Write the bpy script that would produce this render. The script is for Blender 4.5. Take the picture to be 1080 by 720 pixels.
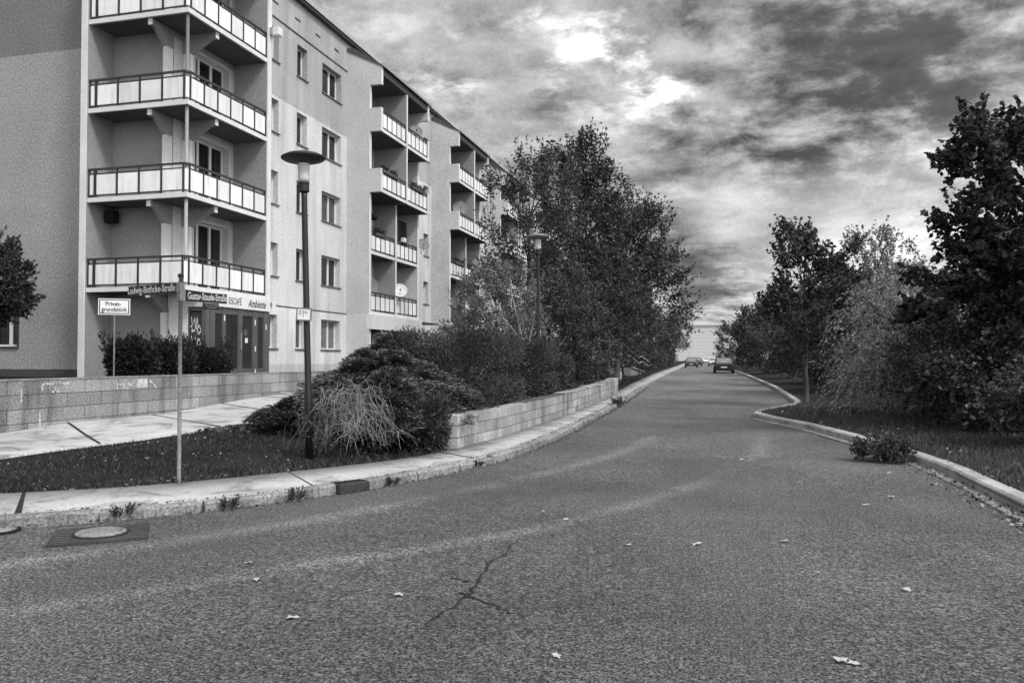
import bpy, math, random
import numpy as np
R = math.radians
for o in list(bpy.data.objects): bpy.data.objects.remove(o)
C = bpy.context.scene.collection
scene = bpy.context.scene
# ------------------------------------------------------------------ camera
cd = bpy.data.cameras.new('camera'); cam = bpy.data.objects.new('camera', cd); C.objects.link(cam)
cam.location = (0, 0, 1.6); cam.rotation_euler = (R(90) + .023, 0, .2611)
cd.sensor_width = 36; cd.lens = 852.5 / 1080 * 36; cd.clip_end = 6000; cd.clip_start = .05
scene.camera = cam
# ------------------------------------------------------------------ world
SUN_EL, SUN_AZ = 46, 122          # azimuth clockwise from +Y
w = bpy.data.worlds.new('World'); scene.world = w; w.use_nodes = True
nt = w.node_tree; nt.nodes.clear()
def N(t, typ, **k):
    n = t.nodes.new(typ)
    for a, b in k.items(): setattr(n, a, b)
    return n
def mth(t, op, a, b=None, clamp=False):
    n = N(t, 'ShaderNodeMath', operation=op); n.use_clamp = clamp
    for i, x in enumerate((a, b)):
        if x is None: continue
        if isinstance(x, (int, float)): n.inputs[i].default_value = x
        else: t.links.new(x, n.inputs[i])
    return n.outputs[0]
def mrange(t, x, a, b, c, d, smooth=False):
    n = N(t, 'ShaderNodeMapRange'); n.interpolation_type = 'SMOOTHSTEP' if smooth else 'LINEAR'
    t.links.new(x, n.inputs[0])
    for i, q in enumerate((a, b, c, d)): n.inputs[i + 1].default_value = q
    return n.outputs[0]
def dirv(az, el):
    a, e = R(az), R(el); return (math.sin(a) * math.cos(e), math.cos(a) * math.cos(e), math.sin(e))
tc = N(nt, 'ShaderNodeTexCoord')
sky = N(nt, 'ShaderNodeTexSky', sky_type='NISHITA'); sky.sun_disc = False
sky.sun_elevation = R(SUN_EL); sky.sun_rotation = R(SUN_AZ)
bw = N(nt, 'ShaderNodeRGBToBW'); nt.links.new(sky.outputs[0], bw.inputs[0])
S_ = mth(nt, 'POWER', bw.outputs[0], .35)
sx = N(nt, 'ShaderNodeSeparateXYZ'); nt.links.new(tc.outputs['Generated'], sx.inputs[0])
den = mth(nt, 'ADD', mth(nt, 'MAXIMUM', sx.outputs[2], 0.0), .20)
u_ = mth(nt, 'DIVIDE', sx.outputs[0], den); v_ = mth(nt, 'DIVIDE', sx.outputs[1], den)
cb = N(nt, 'ShaderNodeCombineXYZ'); nt.links.new(u_, cb.inputs[0]); nt.links.new(mth(nt, 'MULTIPLY', v_, 1.0), cb.inputs[1])
def noise(t, vec, scale, detail, rough, dist=0):
    n = N(t, 'ShaderNodeTexNoise'); n.inputs['Scale'].default_value = scale; n.inputs['Detail'].default_value = detail
    n.inputs['Roughness'].default_value = rough; n.inputs['Distortion'].default_value = dist
    if vec is not None: t.links.new(vec, n.inputs['Vector'])
    return n.outputs[0]
n1 = noise(nt, cb.outputs[0], 1.9, 9, .58, .25)
n2 = noise(nt, cb.outputs[0], 5.5, 9, .64, .15)
n3 = noise(nt, tc.outputs['Generated'], 260, 3, .7)
val = mth(nt, 'ADD', mrange(nt, n1, .32, .68, -.24, .30), mrange(nt, n2, .3, .7, -.20, .26))
val = mth(nt, 'ADD', val, mrange(nt, n3, .3, .7, -.045, .045))
val = mth(nt, 'ADD', val, .39)
n4 = noise(nt, cb.outputs[0], 5.0, 11, .66, .12)
brk = mrange(nt, n4, .44, .66, .05, 1.35, True)
BL = [(-8, 19.5, 8, .50), (-4.5, 18.5, 5, .85), (-10, 23, 6, .60), (-18.5, 18.7, 4, .45), (-20, 13.5, 4, .25), (-24, 24, 9, .30),
      (7, 20.5, 12, -.70), (15, 18.5, 11, -.55), (-4.5, 14.0, 6, -.40), (-12, 15.5, 5, -.25), (4, 11.5, 4, -.2),
      (12, 8, 7, .26), (0, 9.2, 4.0, .30), (6, 8.0, 5, .2), (-2.2, 4.8, 4.8, -.68), (-2, 2.2, 2.2, .08)]
for az, el, wd, amp in BL:
    dn = N(nt, 'ShaderNodeVectorMath', operation='DOT_PRODUCT'); nt.links.new(tc.outputs['Generated'], dn.inputs[0])
    dn.inputs[1].default_value = dirv(az, el)
    ang = mth(nt, 'ARCCOSINE', mth(nt, 'MINIMUM', dn.outputs['Value'], .999999))
    wob = mth(nt, 'ADD', ang, mrange(nt, n2, .3, .7, -R(wd) * .5, R(wd) * .5))
    f = mrange(nt, wob, 0, R(wd), abs(amp), 0, True)
    if amp > 0: val = mth(nt, 'ADD', val, mth(nt, 'MULTIPLY', f, brk) if el > 10 else f)
    else: val = mth(nt, 'MULTIPLY', val, mth(nt, 'SUBTRACT', 1.0, f))
val = mth(nt, 'MAXIMUM', val, mrange(nt, n2, .3, .7, .06, .16))
# unseen sky behind the photographer and to the right brightened to light the walls
dn = N(nt, 'ShaderNodeVectorMath', operation='DOT_PRODUCT'); nt.links.new(tc.outputs['Generated'], dn.inputs[0])
dn.inputs[1].default_value = dirv(115, 25)
bright = mrange(nt, dn.outputs['Value'], -.35, .6, 1.0, 2.6, True)
bright2 = mth(nt, 'MULTIPLY', bright, mrange(nt, sx.outputs[2], .42, .75, 1.0, 1.6, True))
fin = mth(nt, 'MULTIPLY', mth(nt, 'MULTIPLY', val, S_), bright2)
fin = mth(nt, 'MULTIPLY', fin, 5.0)
cc = N(nt, 'ShaderNodeCombineColor')
for i in range(3): nt.links.new(fin, cc.inputs[i])
bg = N(nt, 'ShaderNodeBackground'); bg.inputs[1].default_value = .1
nt.links.new(cc.outputs[0], bg.inputs[0])
wo = N(nt, 'ShaderNodeOutputWorld'); nt.links.new(bg.outputs[0], wo.inputs[0])
# ------------------------------------------------------------------ sun behind thin cloud
sl = bpy.data.lights.new('sun', 'SUN'); sl.energy = 1.5; sl.angle = R(10); sl.color = (1, 1, 1)
so = bpy.data.objects.new('sun', sl); C.objects.link(so)
d = dirv(SUN_AZ, SUN_EL)
from mathutils import Vector
so.rotation_euler = Vector(d).to_track_quat('Z', 'Y').to_euler()
vs = scene.view_settings; vs.view_transform = 'Standard'; vs.look = 'None'; vs.gamma = 1; vs.use_curve_mapping = False; vs.exposure = 0.45

# ------------------------------------------------------------------ materials (the photograph is black and white: all greys)
M = {}
def pbsdf(name):
    m = bpy.data.materials.new(name); m.use_nodes = True; t = m.node_tree
    return m, t, t.nodes['Principled BSDF']
def grey(t, val, out):
    c = N(t, 'ShaderNodeCombineColor')
    for i in range(3): t.links.new(val, c.inputs[i])
    t.links.new(c.outputs[0], out)
def mat(name, base, var=.2, big=.6, fine=20, bigvar=.12, rough=.85, bump=0, spec=.25, extra=None, detail=4, finerough=.7):
    m, t, b = pbsdf(name)
    co = N(t, 'ShaderNodeTexCoord').outputs['Object']
    f = noise(t, co, fine, detail, finerough); g = noise(t, co, big, 5, .6, .4)
    v = mth(t, 'MULTIPLY', mrange(t, f, .28, .72, 1 - var, 1 + var), mrange(t, g, .3, .7, 1 - bigvar, 1 + bigvar))
    v = mth(t, 'MULTIPLY', v, base)
    if extra: v = extra(t, co, v)
    grey(t, v, b.inputs['Base Color'])
    b.inputs['Roughness'].default_value = rough; b.inputs['Specular IOR Level'].default_value = spec
    if bump:
        bn = N(t, 'ShaderNodeBump'); bn.inputs['Strength'].default_value = bump; bn.inputs['Distance'].default_value = .02
        t.links.new(f, bn.inputs['Height']); t.links.new(bn.outputs[0], b.inputs['Normal'])
    M[name] = m; return m
def flat(name, base, rough=.5, spec=.4, metal=0):
    return mat(name, base, .08, 1.5, 30, .08, rough, 0, spec)
BO = (-17.0, 21.9, 1.05)                      # building base point
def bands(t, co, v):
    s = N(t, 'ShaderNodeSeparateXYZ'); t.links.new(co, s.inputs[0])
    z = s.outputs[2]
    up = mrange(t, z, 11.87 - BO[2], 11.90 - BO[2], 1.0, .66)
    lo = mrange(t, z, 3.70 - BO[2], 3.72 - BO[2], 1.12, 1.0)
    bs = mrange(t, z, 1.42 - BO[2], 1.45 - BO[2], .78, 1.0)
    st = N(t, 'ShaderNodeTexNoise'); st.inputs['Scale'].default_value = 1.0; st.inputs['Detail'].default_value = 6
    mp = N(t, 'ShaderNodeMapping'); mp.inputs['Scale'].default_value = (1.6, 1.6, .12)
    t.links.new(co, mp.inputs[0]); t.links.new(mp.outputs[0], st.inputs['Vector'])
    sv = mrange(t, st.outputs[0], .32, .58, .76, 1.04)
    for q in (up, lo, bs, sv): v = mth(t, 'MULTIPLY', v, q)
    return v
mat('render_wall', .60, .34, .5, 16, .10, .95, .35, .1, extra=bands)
def gb(t, co, v):
    s = N(t, 'ShaderNodeSeparateXYZ'); t.links.new(co, s.inputs[0])
    return mth(t, 'MULTIPLY', v, mrange(t, s.outputs[2], 11.87 - BO[2], 11.90 - BO[2], 1.0, .6))
def bands2(t, co, v):
    s = N(t, 'ShaderNodeSeparateXYZ'); t.links.new(co, s.inputs[0])
    return mth(t, 'MULTIPLY', v, mrange(t, s.outputs[2], 3.70 - BO[2], 3.72 - BO[2], 1.14, 1.0))
mat('bay_wall', .50, .34, .5, 16, .10, .95, .35, .1, extra=bands2)
mat('gable_render', .32, .42, .4, 13, .10, .95, .4, .1, extra=gb)  # gable's shade put into its colour, darker than the street facade
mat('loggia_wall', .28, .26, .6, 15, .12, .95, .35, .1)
mat('white_trim', .66, .10, .8, 14, .10, .8, 0, .2)
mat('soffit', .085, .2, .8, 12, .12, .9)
def vary(t, co, v):
    oi = N(t, 'ShaderNodeObjectInfo'); st = N(t, 'ShaderNodeTexNoise'); st.inputs['Scale'].default_value = 1.0; st.inputs['Detail'].default_value = 5
    mp = N(t, 'ShaderNodeMapping'); mp.inputs['Scale'].default_value = (6, 6, .7); t.links.new(co, mp.inputs[0]); t.links.new(mp.outputs[0], st.inputs['Vector'])
    v = mth(t, 'MULTIPLY', v, mrange(t, oi.outputs['Random'], 0, 1, .86, 1.08))
    return mth(t, 'MULTIPLY', v, mrange(t, st.outputs[0], .3, .55, .82, 1.03))
mat('panel_white', .80, .05, .5, 9, .06, .6, 0, .3, extra=vary)
flat('dark_metal', .035, .5); flat('mid_metal', .16, .45); flat('galv', .30, .5); flat('black_paint', .012, .45)
mat('galv_pole', .17, .35, 3, 25, .3, .6)
mat('frame_concrete', .045, .5, 2, 40, .3, .9)
mat('plinth_dark', .075, .2, .8, 14, .15, .9)
mat('roof_edge', .42, .12, 1, 10, .1, .7); mat('roofing', .08, .2, 1, 8, .2, .9)
mat('window_white', .72, .05, 1, 10, .05, .5)
def pane(name, base, spec=.5):
    m, t, b = pbsdf(name)
    co = N(t, 'ShaderNodeTexCoord').outputs['Object']
    grey(t, mrange(t, noise(t, co, 1.4, 2, .5), .3, .7, base * .5, base * 1.6), b.inputs['Base Color'])
    b.inputs['Roughness'].default_value = .06; b.inputs['Specular IOR Level'].default_value = spec
    M[name] = m
pane('pane_dark', .012); pane('pane_mid', .06)
def curt(t, co, v):
    wv = N(t, 'ShaderNodeTexWave'); wv.bands_direction = 'Y'; wv.inputs['Scale'].default_value = 3.2; wv.inputs['Distortion'].default_value = 2.5
    t.links.new(co, wv.inputs['Vector']); return mth(t, 'MULTIPLY', v, mrange(t, wv.outputs[1], 0, 1, .45, 1.3))
mat('pane_curtain', .17, .1, 2, 20, .2, .2, 0, .5, extra=curt)
mat('shop_frame', .10, .12, 2, 20, .12, .5)
mat('shop_panel', .028, .3, 1.2, 8, .35, .3, 0, .5)
mat('sign_white', .70, .05, 2, 30, .08, .5); mat('ink', .015, .1, 2, 20, .1, .6); mat('ink_soft', .22, .3, 8, 60, .3, .6)
mat('street_blade', .016, .2, 2, 30, .2, .4); mat('letter_white', .5, .05, 2, 20, .05, .5)
mat('paint_faded', .50, .5, 6, 40, .5, .8)
mat('graffiti_paint', .72, .15, 5, 30, .15, .7)
mat('opal', .55, .05, 3, 20, .1, .25, 0, .5)
mat('dish_grey', .19, .08, 2, 20, .08, .55); mat('dish_white', .6, .05, 2, 20, .05, .5); mat('dish_dark', .03, .1, 2, 20, .1, .5)
mat('cloth_black', .012, .2, 3, 20, .2, .9)
mat('car_black', .015, .1, 2, 10, .1, .2, 0, .6); mat('car_white', .75, .03, 2, 10, .05, .25, 0, .6); mat('car_grey', .22, .03, 2, 10, .05, .3, 0, .6)
mat('rubber', .02, .1, 2, 10, .1, .9); mat('lamp_red', .06, .1, 2, 10, .1, .3); mat('glass_car', .16, .1, 2, 10, .4, .08, 0, .9)
mat('bark', .07, .35, 2, 18, .3, .95, .4); mat('bark_pale', .30, .3, 2, 18, .3, .9); mat('twig_pale', .20, .5, 2, 14, .5, .9)
mat('far_concrete', .62, .05, .02, .4, .05, .9)  # distance haze put into the colour: concrete paled
mat('far_window', .53, .1, .1, 1, .1, .5)  # haze painted in: windows nearly as pale as the tower wall
mat('stone', .36, .2, 3, 30, .2, .9)
# concrete pavement with stains
def stain(t, co, v):
    n = noise(t, co, 1.3, 6, .7, .8); return mth(t, 'MULTIPLY', v, mrange(t, n, .34, .54, .48, 1.05, True))
mat('pavement', .34, .34, .9, 38, .18, .9, .15, .2, extra=stain)
mat('path_slab', .40, .15, .5, 30, .12, .9, .15, .2, extra=stain)
mat('kerb_stone', .21, .75, 2.2, 34, .45, .9, .3, .2)
mat('kerb_pale', .36, .4, 1.2, 30, .3, .9, .3, .2)
mat('joint', .02, .3, 3, 30, .3, .95)
mat('soil', .022, .55, .9, 22, .5, 1, .8, .05, detail=6)
mat('verge_soil', .03, .5, .7, 18, .4, 1, .8, .05, detail=6)
mat('far_ground', .06, .4, .02, 1.2, .3, 1, 0, .05)
def blocks(t, co, v):
    s = N(t, 'ShaderNodeSeparateXYZ'); t.links.new(co, s.inputs[0])
    c = N(t, 'ShaderNodeCombineXYZ'); t.links.new(s.outputs[1], c.inputs[0]); t.links.new(s.outputs[2], c.inputs[1])
    br = N(t, 'ShaderNodeTexBrick'); t.links.new(c.outputs[0], br.inputs['Vector'])
    br.inputs['Color1'].default_value = (.74, .74, .74, 1); br.inputs['Color2'].default_value = (1.16, 1.16, 1.16, 1); br.inputs['Mortar'].default_value = (.28, .28, .28, 1)
    br.inputs['Scale'].default_value = 1; br.inputs['Mortar Size'].default_value = BRK[2]; br.inputs['Mortar Smooth'].default_value = .3
    br.inputs['Brick Width'].default_value = BRK[0]; br.inputs['Row Height'].default_value = BRK[1]
    w2 = N(t, 'ShaderNodeRGBToBW'); t.links.new(br.outputs[0], w2.inputs[0])
    st = N(t, 'ShaderNodeTexNoise'); st.inputs['Scale'].default_value = 1.0; st.inputs['Detail'].default_value = 7
    mp = N(t, 'ShaderNodeMapping'); mp.inputs['Scale'].default_value = (2, 2.2, .35); t.links.new(co, mp.inputs[0]); t.links.new(mp.outputs[0], st.inputs['Vector'])
    v = mth(t, 'MULTIPLY', v, mrange(t, st.outputs[0], .36, .55, .62, 1.05, True))
    return mth(t, 'MULTIPLY', v, w2.outputs[0])
BRK = (.92, .265, .009); mat('block_wall', .27, .6, .8, 26, .18, .95, .5, .1, extra=blocks)
BRK = (.62, .2, .008); mat('low_block_wall', .36, .34, 1.0, 24, .2, .95, .5, .1, extra=blocks)
# asphalt : coarse chippings, worn patches, two lighter bands left by turning wheels
m, t, b = pbsdf('asphalt'); M['asphalt'] = m
co = N(t, 'ShaderNodeTexCoord').outputs['Object']
f1 = noise(t, co, 58, 3, .8); f2 = noise(t, co, 27, 4, .9); f3 = noise(t, co, 5.5, 4, .9); g1 = noise(t, co, .45, 6, .62, .6); g2 = noise(t, co, .11, 4, .6)
v = mth(t, 'MULTIPLY', mrange(t, f1, .40, .60, .02, 2.15), mrange(t, f2, .39, .61, .36, 1.75)); v = mth(t, 'MULTIPLY', v, mrange(t, f3, .38, .62, .82, 1.2))
v = mth(t, 'MULTIPLY', v, mrange(t, g1, .3, .7, .80, 1.20)); v = mth(t, 'MULTIPLY', v, mrange(t, g2, .38, .62, .76, 1.24))
at = N(t, 'ShaderNodeAttribute'); at.attribute_name = 'worn'
v = mth(t, 'MULTIPLY', v, mth(t, 'ADD', 1.0, mth(t, 'MULTIPLY', at.outputs['Fac'], mrange(t, g1, .34, .58, .2, .75))))
sy = N(t, 'ShaderNodeSeparateXYZ'); t.links.new(co, sy.inputs[0]); v = mth(t, 'MULTIPLY', v, mrange(t, sy.outputs[1], 10, 48, 1.0, 1.6, True))   # grazing sheen painted in: surface grows paler down the street
vo = N(t, 'ShaderNodeTexVoronoi'); vo.inputs['Scale'].default_value = 42; t.links.new(co, vo.inputs['Vector'])
spk = mth(t, 'MULTIPLY', mrange(t, vo.outputs['Distance'], .10, .16, 1, 0), mrange(t, noise(t, co, 27, 1, .5), .52, .60, 0, 1))
v = mth(t, 'ADD', mth(t, 'MULTIPLY', v, .072), mth(t, 'MULTIPLY', spk, .22))
grey(t, v, b.inputs['Base Color']); b.inputs['Roughness'].default_value = .85; b.inputs['Specular IOR Level'].default_value = .35
bn = N(t, 'ShaderNodeBump'); bn.inputs['Strength'].default_value = .7; bn.inputs['Distance'].default_value = .012
t.links.new(f1, bn.inputs['Height']); t.links.new(bn.outputs[0], b.inputs['Normal'])
def leafmat(name, base, trans=.3, lo=.45, hi=1.7, rough=.55):
    m = bpy.data.materials.new(name); m.use_nodes = True; t = m.node_tree; t.nodes.clear()
    g = N(t, 'ShaderNodeNewGeometry')
    v = mrange(t, g.outputs['Random Per Island'], 0, 1, base * lo, base * hi)
    c = N(t, 'ShaderNodeCombineColor')
    for i in range(3): t.links.new(v, c.inputs[i])
    p = N(t, 'ShaderNodeBsdfPrincipled'); t.links.new(c.outputs[0], p.inputs['Base Color']); p.inputs['Roughness'].default_value = rough; p.inputs['Specular IOR Level'].default_value = .3
    tr = N(t, 'ShaderNodeBsdfTranslucent'); t.links.new(c.outputs[0], tr.inputs[0])
    mx = N(t, 'ShaderNodeMixShader'); mx.inputs[0].default_value = trans
    t.links.new(p.outputs[0], mx.inputs[1]); t.links.new(tr.outputs[0], mx.inputs[2])
    o = N(t, 'ShaderNodeOutputMaterial'); t.links.new(mx.outputs[0], o.inputs[0]); M[name] = m
leafmat('leaf_dark', .046, lo=.25, hi=2.6, rough=.4); leafmat('leaf_mid', .07, lo=.3, hi=2.2, rough=.4); leafmat('leaf_light', .23); leafmat('leaf_pale', .17, lo=.5, hi=1.6)
leafmat('needle_dark', .030, .1, .2, 3.0); leafmat('needle', .085, .1, .2, 2.6); leafmat('grass_blade', .025, .3, .2, 3.6); leafmat('grass_light', .075, .3, .3, 2.0)
leafmat('shrub_black', .016, .1, .2, 2.4); leafmat('litter', .30, .2, .35, 1.5); leafmat('leaf_fallen', .48, .2, .8, 1.2)

# ------------------------------------------------------------------ mesh helpers
class MB:
    def __init__(s): s.v = []; s.f = []
    def quad(s, *p):
        i = len(s.v); s.v += [tuple(q) for q in p]; s.f.append(tuple(range(i, i + len(p))))
    def box(s, x0, x1, y0, y1, z0, z1):
        i = len(s.v)
        s.v += [(x, y, z) for z in (z0, z1) for x, y in ((x0, y0), (x1, y0), (x1, y1), (x0, y1))]
        for q in ((3, 2, 1, 0), (4, 5, 6, 7), (0, 1, 5, 4), (1, 2, 6, 5), (2, 3, 7, 6), (3, 0, 4, 7)): s.f.append(tuple(i + k for k in q))
        return s
    def prism(s, poly, axis, a, b):            # poly in the two other axes, extruded along axis
        n = len(poly); i = len(s.v)
        for t in (a, b):
            for p, q in poly:
                s.v.append({'x': (t, p, q), 'y': (p, t, q), 'z': (p, q, t)}[axis])
        s.f.append(tuple(range(i, i + n))); s.f.append(tuple(range(i + 2 * n - 1, i + n - 1, -1)))
        for k in range(n): s.f.append((i + k, i + n + k, i + n + (k + 1) % n, i + (k + 1) % n))
        return s
    def bar(s, p, q, w, h):
        p = Vector(p); q = Vector(q); d = (q - p).normalized()
        up = Vector((0, 0, 1)) if abs(d.z) < .95 else Vector((0, 1, 0))
        a = d.cross(up).normalized() * w / 2; c = a.cross(d).normalized() * h / 2; i = len(s.v)
        for o in (p, q): s.v += [tuple(o + a * x + c * y) for x, y in ((-1, -1), (1, -1), (1, 1), (-1, 1))]
        for f in ((0, 1, 2, 3), (7, 6, 5, 4), (0, 4, 5, 1), (1, 5, 6, 2), (2, 6, 7, 3), (3, 7, 4, 0)): s.f.append(tuple(i + k for k in f))
        return s
    def tube(s, pts, rad, n=6, cap=True):
        pts = [Vector(p) for p in pts]
        if isinstance(rad, (int, float)): rad = [rad] * len(pts)
        i = len(s.v); m = len(pts)
        for k, p in enumerate(pts):
            d = (pts[min(k + 1, m - 1)] - pts[max(k - 1, 0)]).normalized()
            up = Vector((0, 0, 1)) if abs(d.z) < .9 else Vector((1, 0, 0))
            a = d.cross(up).normalized(); c = a.cross(d)
            for j in range(n):
                th = 2 * math.pi * j / n; s.v.append(tuple(p + (a * math.cos(th) + c * math.sin(th)) * rad[k]))
        for k in range(m - 1):
            for j in range(n): s.f.append((i + k * n + j, i + k * n + (j + 1) % n, i + (k + 1) * n + (j + 1) % n, i + (k + 1) * n + j))
        if cap: s.f.append(tuple(i + j for j in range(n))); s.f.append(tuple(i + (m - 1) * n + j for j in reversed(range(n))))
        return s
    def lathe(s, prof, n=24, c=(0, 0, 0)):
        i = len(s.v); m = len(prof)
        for r, z in prof:
            for j in range(n):
                th = 2 * math.pi * j / n; s.v.append((c[0] + r * math.cos(th), c[1] + r * math.sin(th), c[2] + z))
        for k in range(m - 1):
            for j in range(n): s.f.append((i + k * n + j, i + k * n + (j + 1) % n, i + (k + 1) * n + (j + 1) % n, i + (k + 1) * n + j))
        s.f.append(tuple(i + j for j in reversed(range(n)))); s.f.append(tuple(i + (m - 1) * n + j for j in range(n)))
        return s
    def build(s, name, mt, parent=None, org=(0, 0, 0), smooth=False, bevel=0):
        me = bpy.data.meshes.new(name)
        me.from_pydata([(x - org[0], y - org[1], z - org[2]) for x, y, z in s.v], [], s.f)
        me.materials.append(M[mt])
        if smooth:
            me.polygons.foreach_set('use_smooth', [True] * len(me.polygons))
        o = bpy.data.objects.new(name, me); C.objects.link(o)
        if parent: o.parent = parent
        if bevel:
            bv = o.modifiers.new('bevel', 'BEVEL'); bv.width = bevel; bv.segments = 2; bv.limit_method = 'ANGLE'
        return o
def npmesh(name, V, Q, mt, parent=None, smooth=False):
    V = np.asarray(V, np.float32); Q = np.asarray(Q, np.int32); k = Q.shape[1]
    me = bpy.data.meshes.new(name); me.vertices.add(len(V)); me.vertices.foreach_set('co', V.ravel())
    me.loops.add(Q.size); me.loops.foreach_set('vertex_index', Q.ravel())
    me.polygons.add(len(Q)); me.polygons.foreach_set('loop_start', np.arange(0, Q.size, k, dtype=np.int32))
    me.polygons.foreach_set('loop_total', np.full(len(Q), k, np.int32))
    if smooth: me.polygons.foreach_set('use_smooth', np.ones(len(Q), bool))
    me.update(calc_edges=True); me.validate(); me.materials.append(M[mt])
    o = bpy.data.objects.new(name, me); C.objects.link(o)
    if parent: o.parent = parent
    return o
def tag(o, label=None, cat=None, group=None, kind=None):
    for k, x in (('label', label), ('category', cat), ('group', group), ('kind', kind)):
        if x: o[k] = x
    return o
def empty(name, loc, label, cat, group=None, rz=0):
    o = bpy.data.objects.new(name, None); C.objects.link(o); o.location = loc; o.rotation_euler = (0, 0, rz); o.empty_display_size = .2
    return tag(o, label, cat, group)
def copy_tree(o, parent=None):
    c = o.copy(); C.objects.link(c); c.parent = parent
    for ch in list(o.children): copy_tree(ch, c)
    return c
def text(name, body, size, mt, parent, loc, rot, sx=1.0, shear=0, off=0, org=(0, 0, 0), ext=.002):
    cu = bpy.data.curves.new(name, 'FONT'); cu.body = body; cu.size = size; cu.shear = shear; cu.offset = off; cu.extrude = ext
    cu.align_x = 'CENTER'; cu.align_y = 'CENTER'; cu.resolution_u = 3
    tmp = bpy.data.objects.new('tmp', cu); C.objects.link(tmp)
    dg = bpy.context.evaluated_depsgraph_get(); me = bpy.data.meshes.new_from_object(tmp.evaluated_get(dg)); me.name = name
    bpy.data.objects.remove(tmp)
    if sx != 1.0:
        for q in me.vertices: q.co.x *= sx
    me.materials.clear(); me.materials.append(M[mt])
    o = bpy.data.objects.new(name, me); C.objects.link(o); o.parent = parent
    o.location = (loc[0] - org[0], loc[1] - org[1], loc[2] - org[2]); o.rotation_euler = rot
    return o
def sstep(a, b, x): t = np.clip((x - a) / (b - a), 0, 1); return t * t * (3 - 2 * t)

# ------------------------------------------------------------------ ground lines (metres)
def zr(Y): return np.interp(Y, [12, 30, 77, 150, 300], [0, .08, .40, .65, 1.0])
KS = [((-46, -16), (-47, -14.2)), ((-26, -5.6), (-27, -3.8)), ((-15, .9), (-16, 2.7)), ((-9.6, 4.2), (-10.6, 5.75)), ((-6.66, 6.18), (-7.78, 7.2)),
      ((-6.09, 6.61), (-6.96, 7.69)), ((-5.6, 7.08), (-6.45, 8.1)), ((-4.9, 7.88), (-5.95, 9.1)), ((-4.26, 9.18), (-5.4, 10.05)),
      ((-3.96, 9.98), (-4.86, 10.79)), ((-3.7, 11.19), (-4.54, 11.6)), ((-3.43, 12.27), (-4.38, 12.82)), ((-3.33, 13.73), (-4.26, 14.2)),
      ((-3.27, 16.94), (-4.17, 17.0)), ((-3.4, 23.39), (-4.17, 23.4)), ((-3.6, 30), (-4.4, 30)), ((-4.05, 40.95), (-5.0, 40.95)), ((-4.66, 61.47), (-5.8, 61.5)),
      ((-5.96, 112), (-7.3, 112)), ((-8.8, 200), (-10.2, 200)), ((-12, 300), (-13.4, 300))]
def refine(pl, step=.5):
    out = [pl[0]]
    for a, b_ in zip(pl[:-1], pl[1:]):
        L = max(math.dist(a[0], b_[0]), .01); n = max(1, int(L / (step if L < 12 else 3)))
        for i in range(1, n + 1):
            t = i / n; out.append(tuple(tuple(p + (q - p) * t for p, q in zip(x, y)) for x, y in zip(a, b_)))
    return out
def smooth(pl, it=2):
    P = np.array(pl, float).reshape(len(pl), -1)
    for _ in range(it): P[1:-1] = .25 * P[:-2] + .5 * P[1:-1] + .25 * P[2:]
    return P.reshape(len(pl), 2, 2)
KSr = smooth(refine(KS), 5); Kp = KSr[:, 0]; Sp = KSr[:, 1]
RK = [(30, -6), (14, -2.2), (8, .2), (5.2, 2.4), (3.8, 4.8), (3.1, 7), (2.91, 9.36), (2.94, 11.49), (2.79, 13.75), (2.39, 16.13), (1.69, 19.34), (.96, 21.4), (.6, 22.6), (.56, 23.1), (.75, 23.9),
      (1.35, 25.6), (1.95, 27.2), (2.2, 28.6), (2.2, 34), (2.14, 42.33), (1.17, 71.4), (-1, 113), (-4, 200), (-7, 300)]
RKr = smooth(refine([(p, p) for p in RK], .4), 2)[:, 0]
def sdist(X, Y, pl):
    P = np.stack([np.asarray(X, float).ravel(), np.asarray(Y, float).ravel()], -1); best = np.full(len(P), 1e9); sg = np.ones(len(P))
    for a, c in zip(pl[:-1], pl[1:]):
        dvec = c - a; L2 = dvec @ dvec
        if L2 < 1e-9: continue
        t = np.clip(((P - a) @ dvec) / L2, 0, 1); q = P - a - t[:, None] * dvec; dd = np.sqrt((q * q).sum(1))
        cr = dvec[0] * (P[:, 1] - a[1]) - dvec[1] * (P[:, 0] - a[0])
        up = dd < best; best[up] = dd[up]; sg[up] = np.sign(cr[up]) + (cr[up] == 0)
    return (best * sg).reshape(np.shape(X))
WX = -12.6
def h_left(X, Y, sd=None):
    X = np.asarray(X, float); Y = np.asarray(Y, float)
    if sd is None: sd = sdist(X, Y, Sp)
    zp = np.interp(Y, [3, 9, 11.6, 13.3, 16, 17.5, 19, 23, 27, 31], [.12, .2, .25, .33, .33, .41, .5, .64, .85, 1.03])
    base = .068 + zr(Y)
    lawn = base + np.maximum(zp - base, 0) * sstep(0, 3.6, sd)
    bed = np.where(sd > .2, .60 + zr(Y), base)
    bed = bed + (zp - bed) * sstep(1.2, 4.2, sd) * (sd > .2)
    far = base + (1.0 - .0) * sstep(0, 10, sd)
    f1 = sstep(12.7, 13.3, Y); z = lawn * (1 - f1) + bed * f1
    f2 = sstep(34.6, 35.6, Y); z = z * (1 - f2) + far * f2
    return np.where((X < WX - .15) & (Y > 4.5), 1.05, z)
def h_right(X, Y, sd=None):
    if sd is None: sd = -sdist(X, Y, RKr)
    return zr(np.asarray(Y, float)) + .10 + .10 * sstep(.4, 3, sd)
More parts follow.
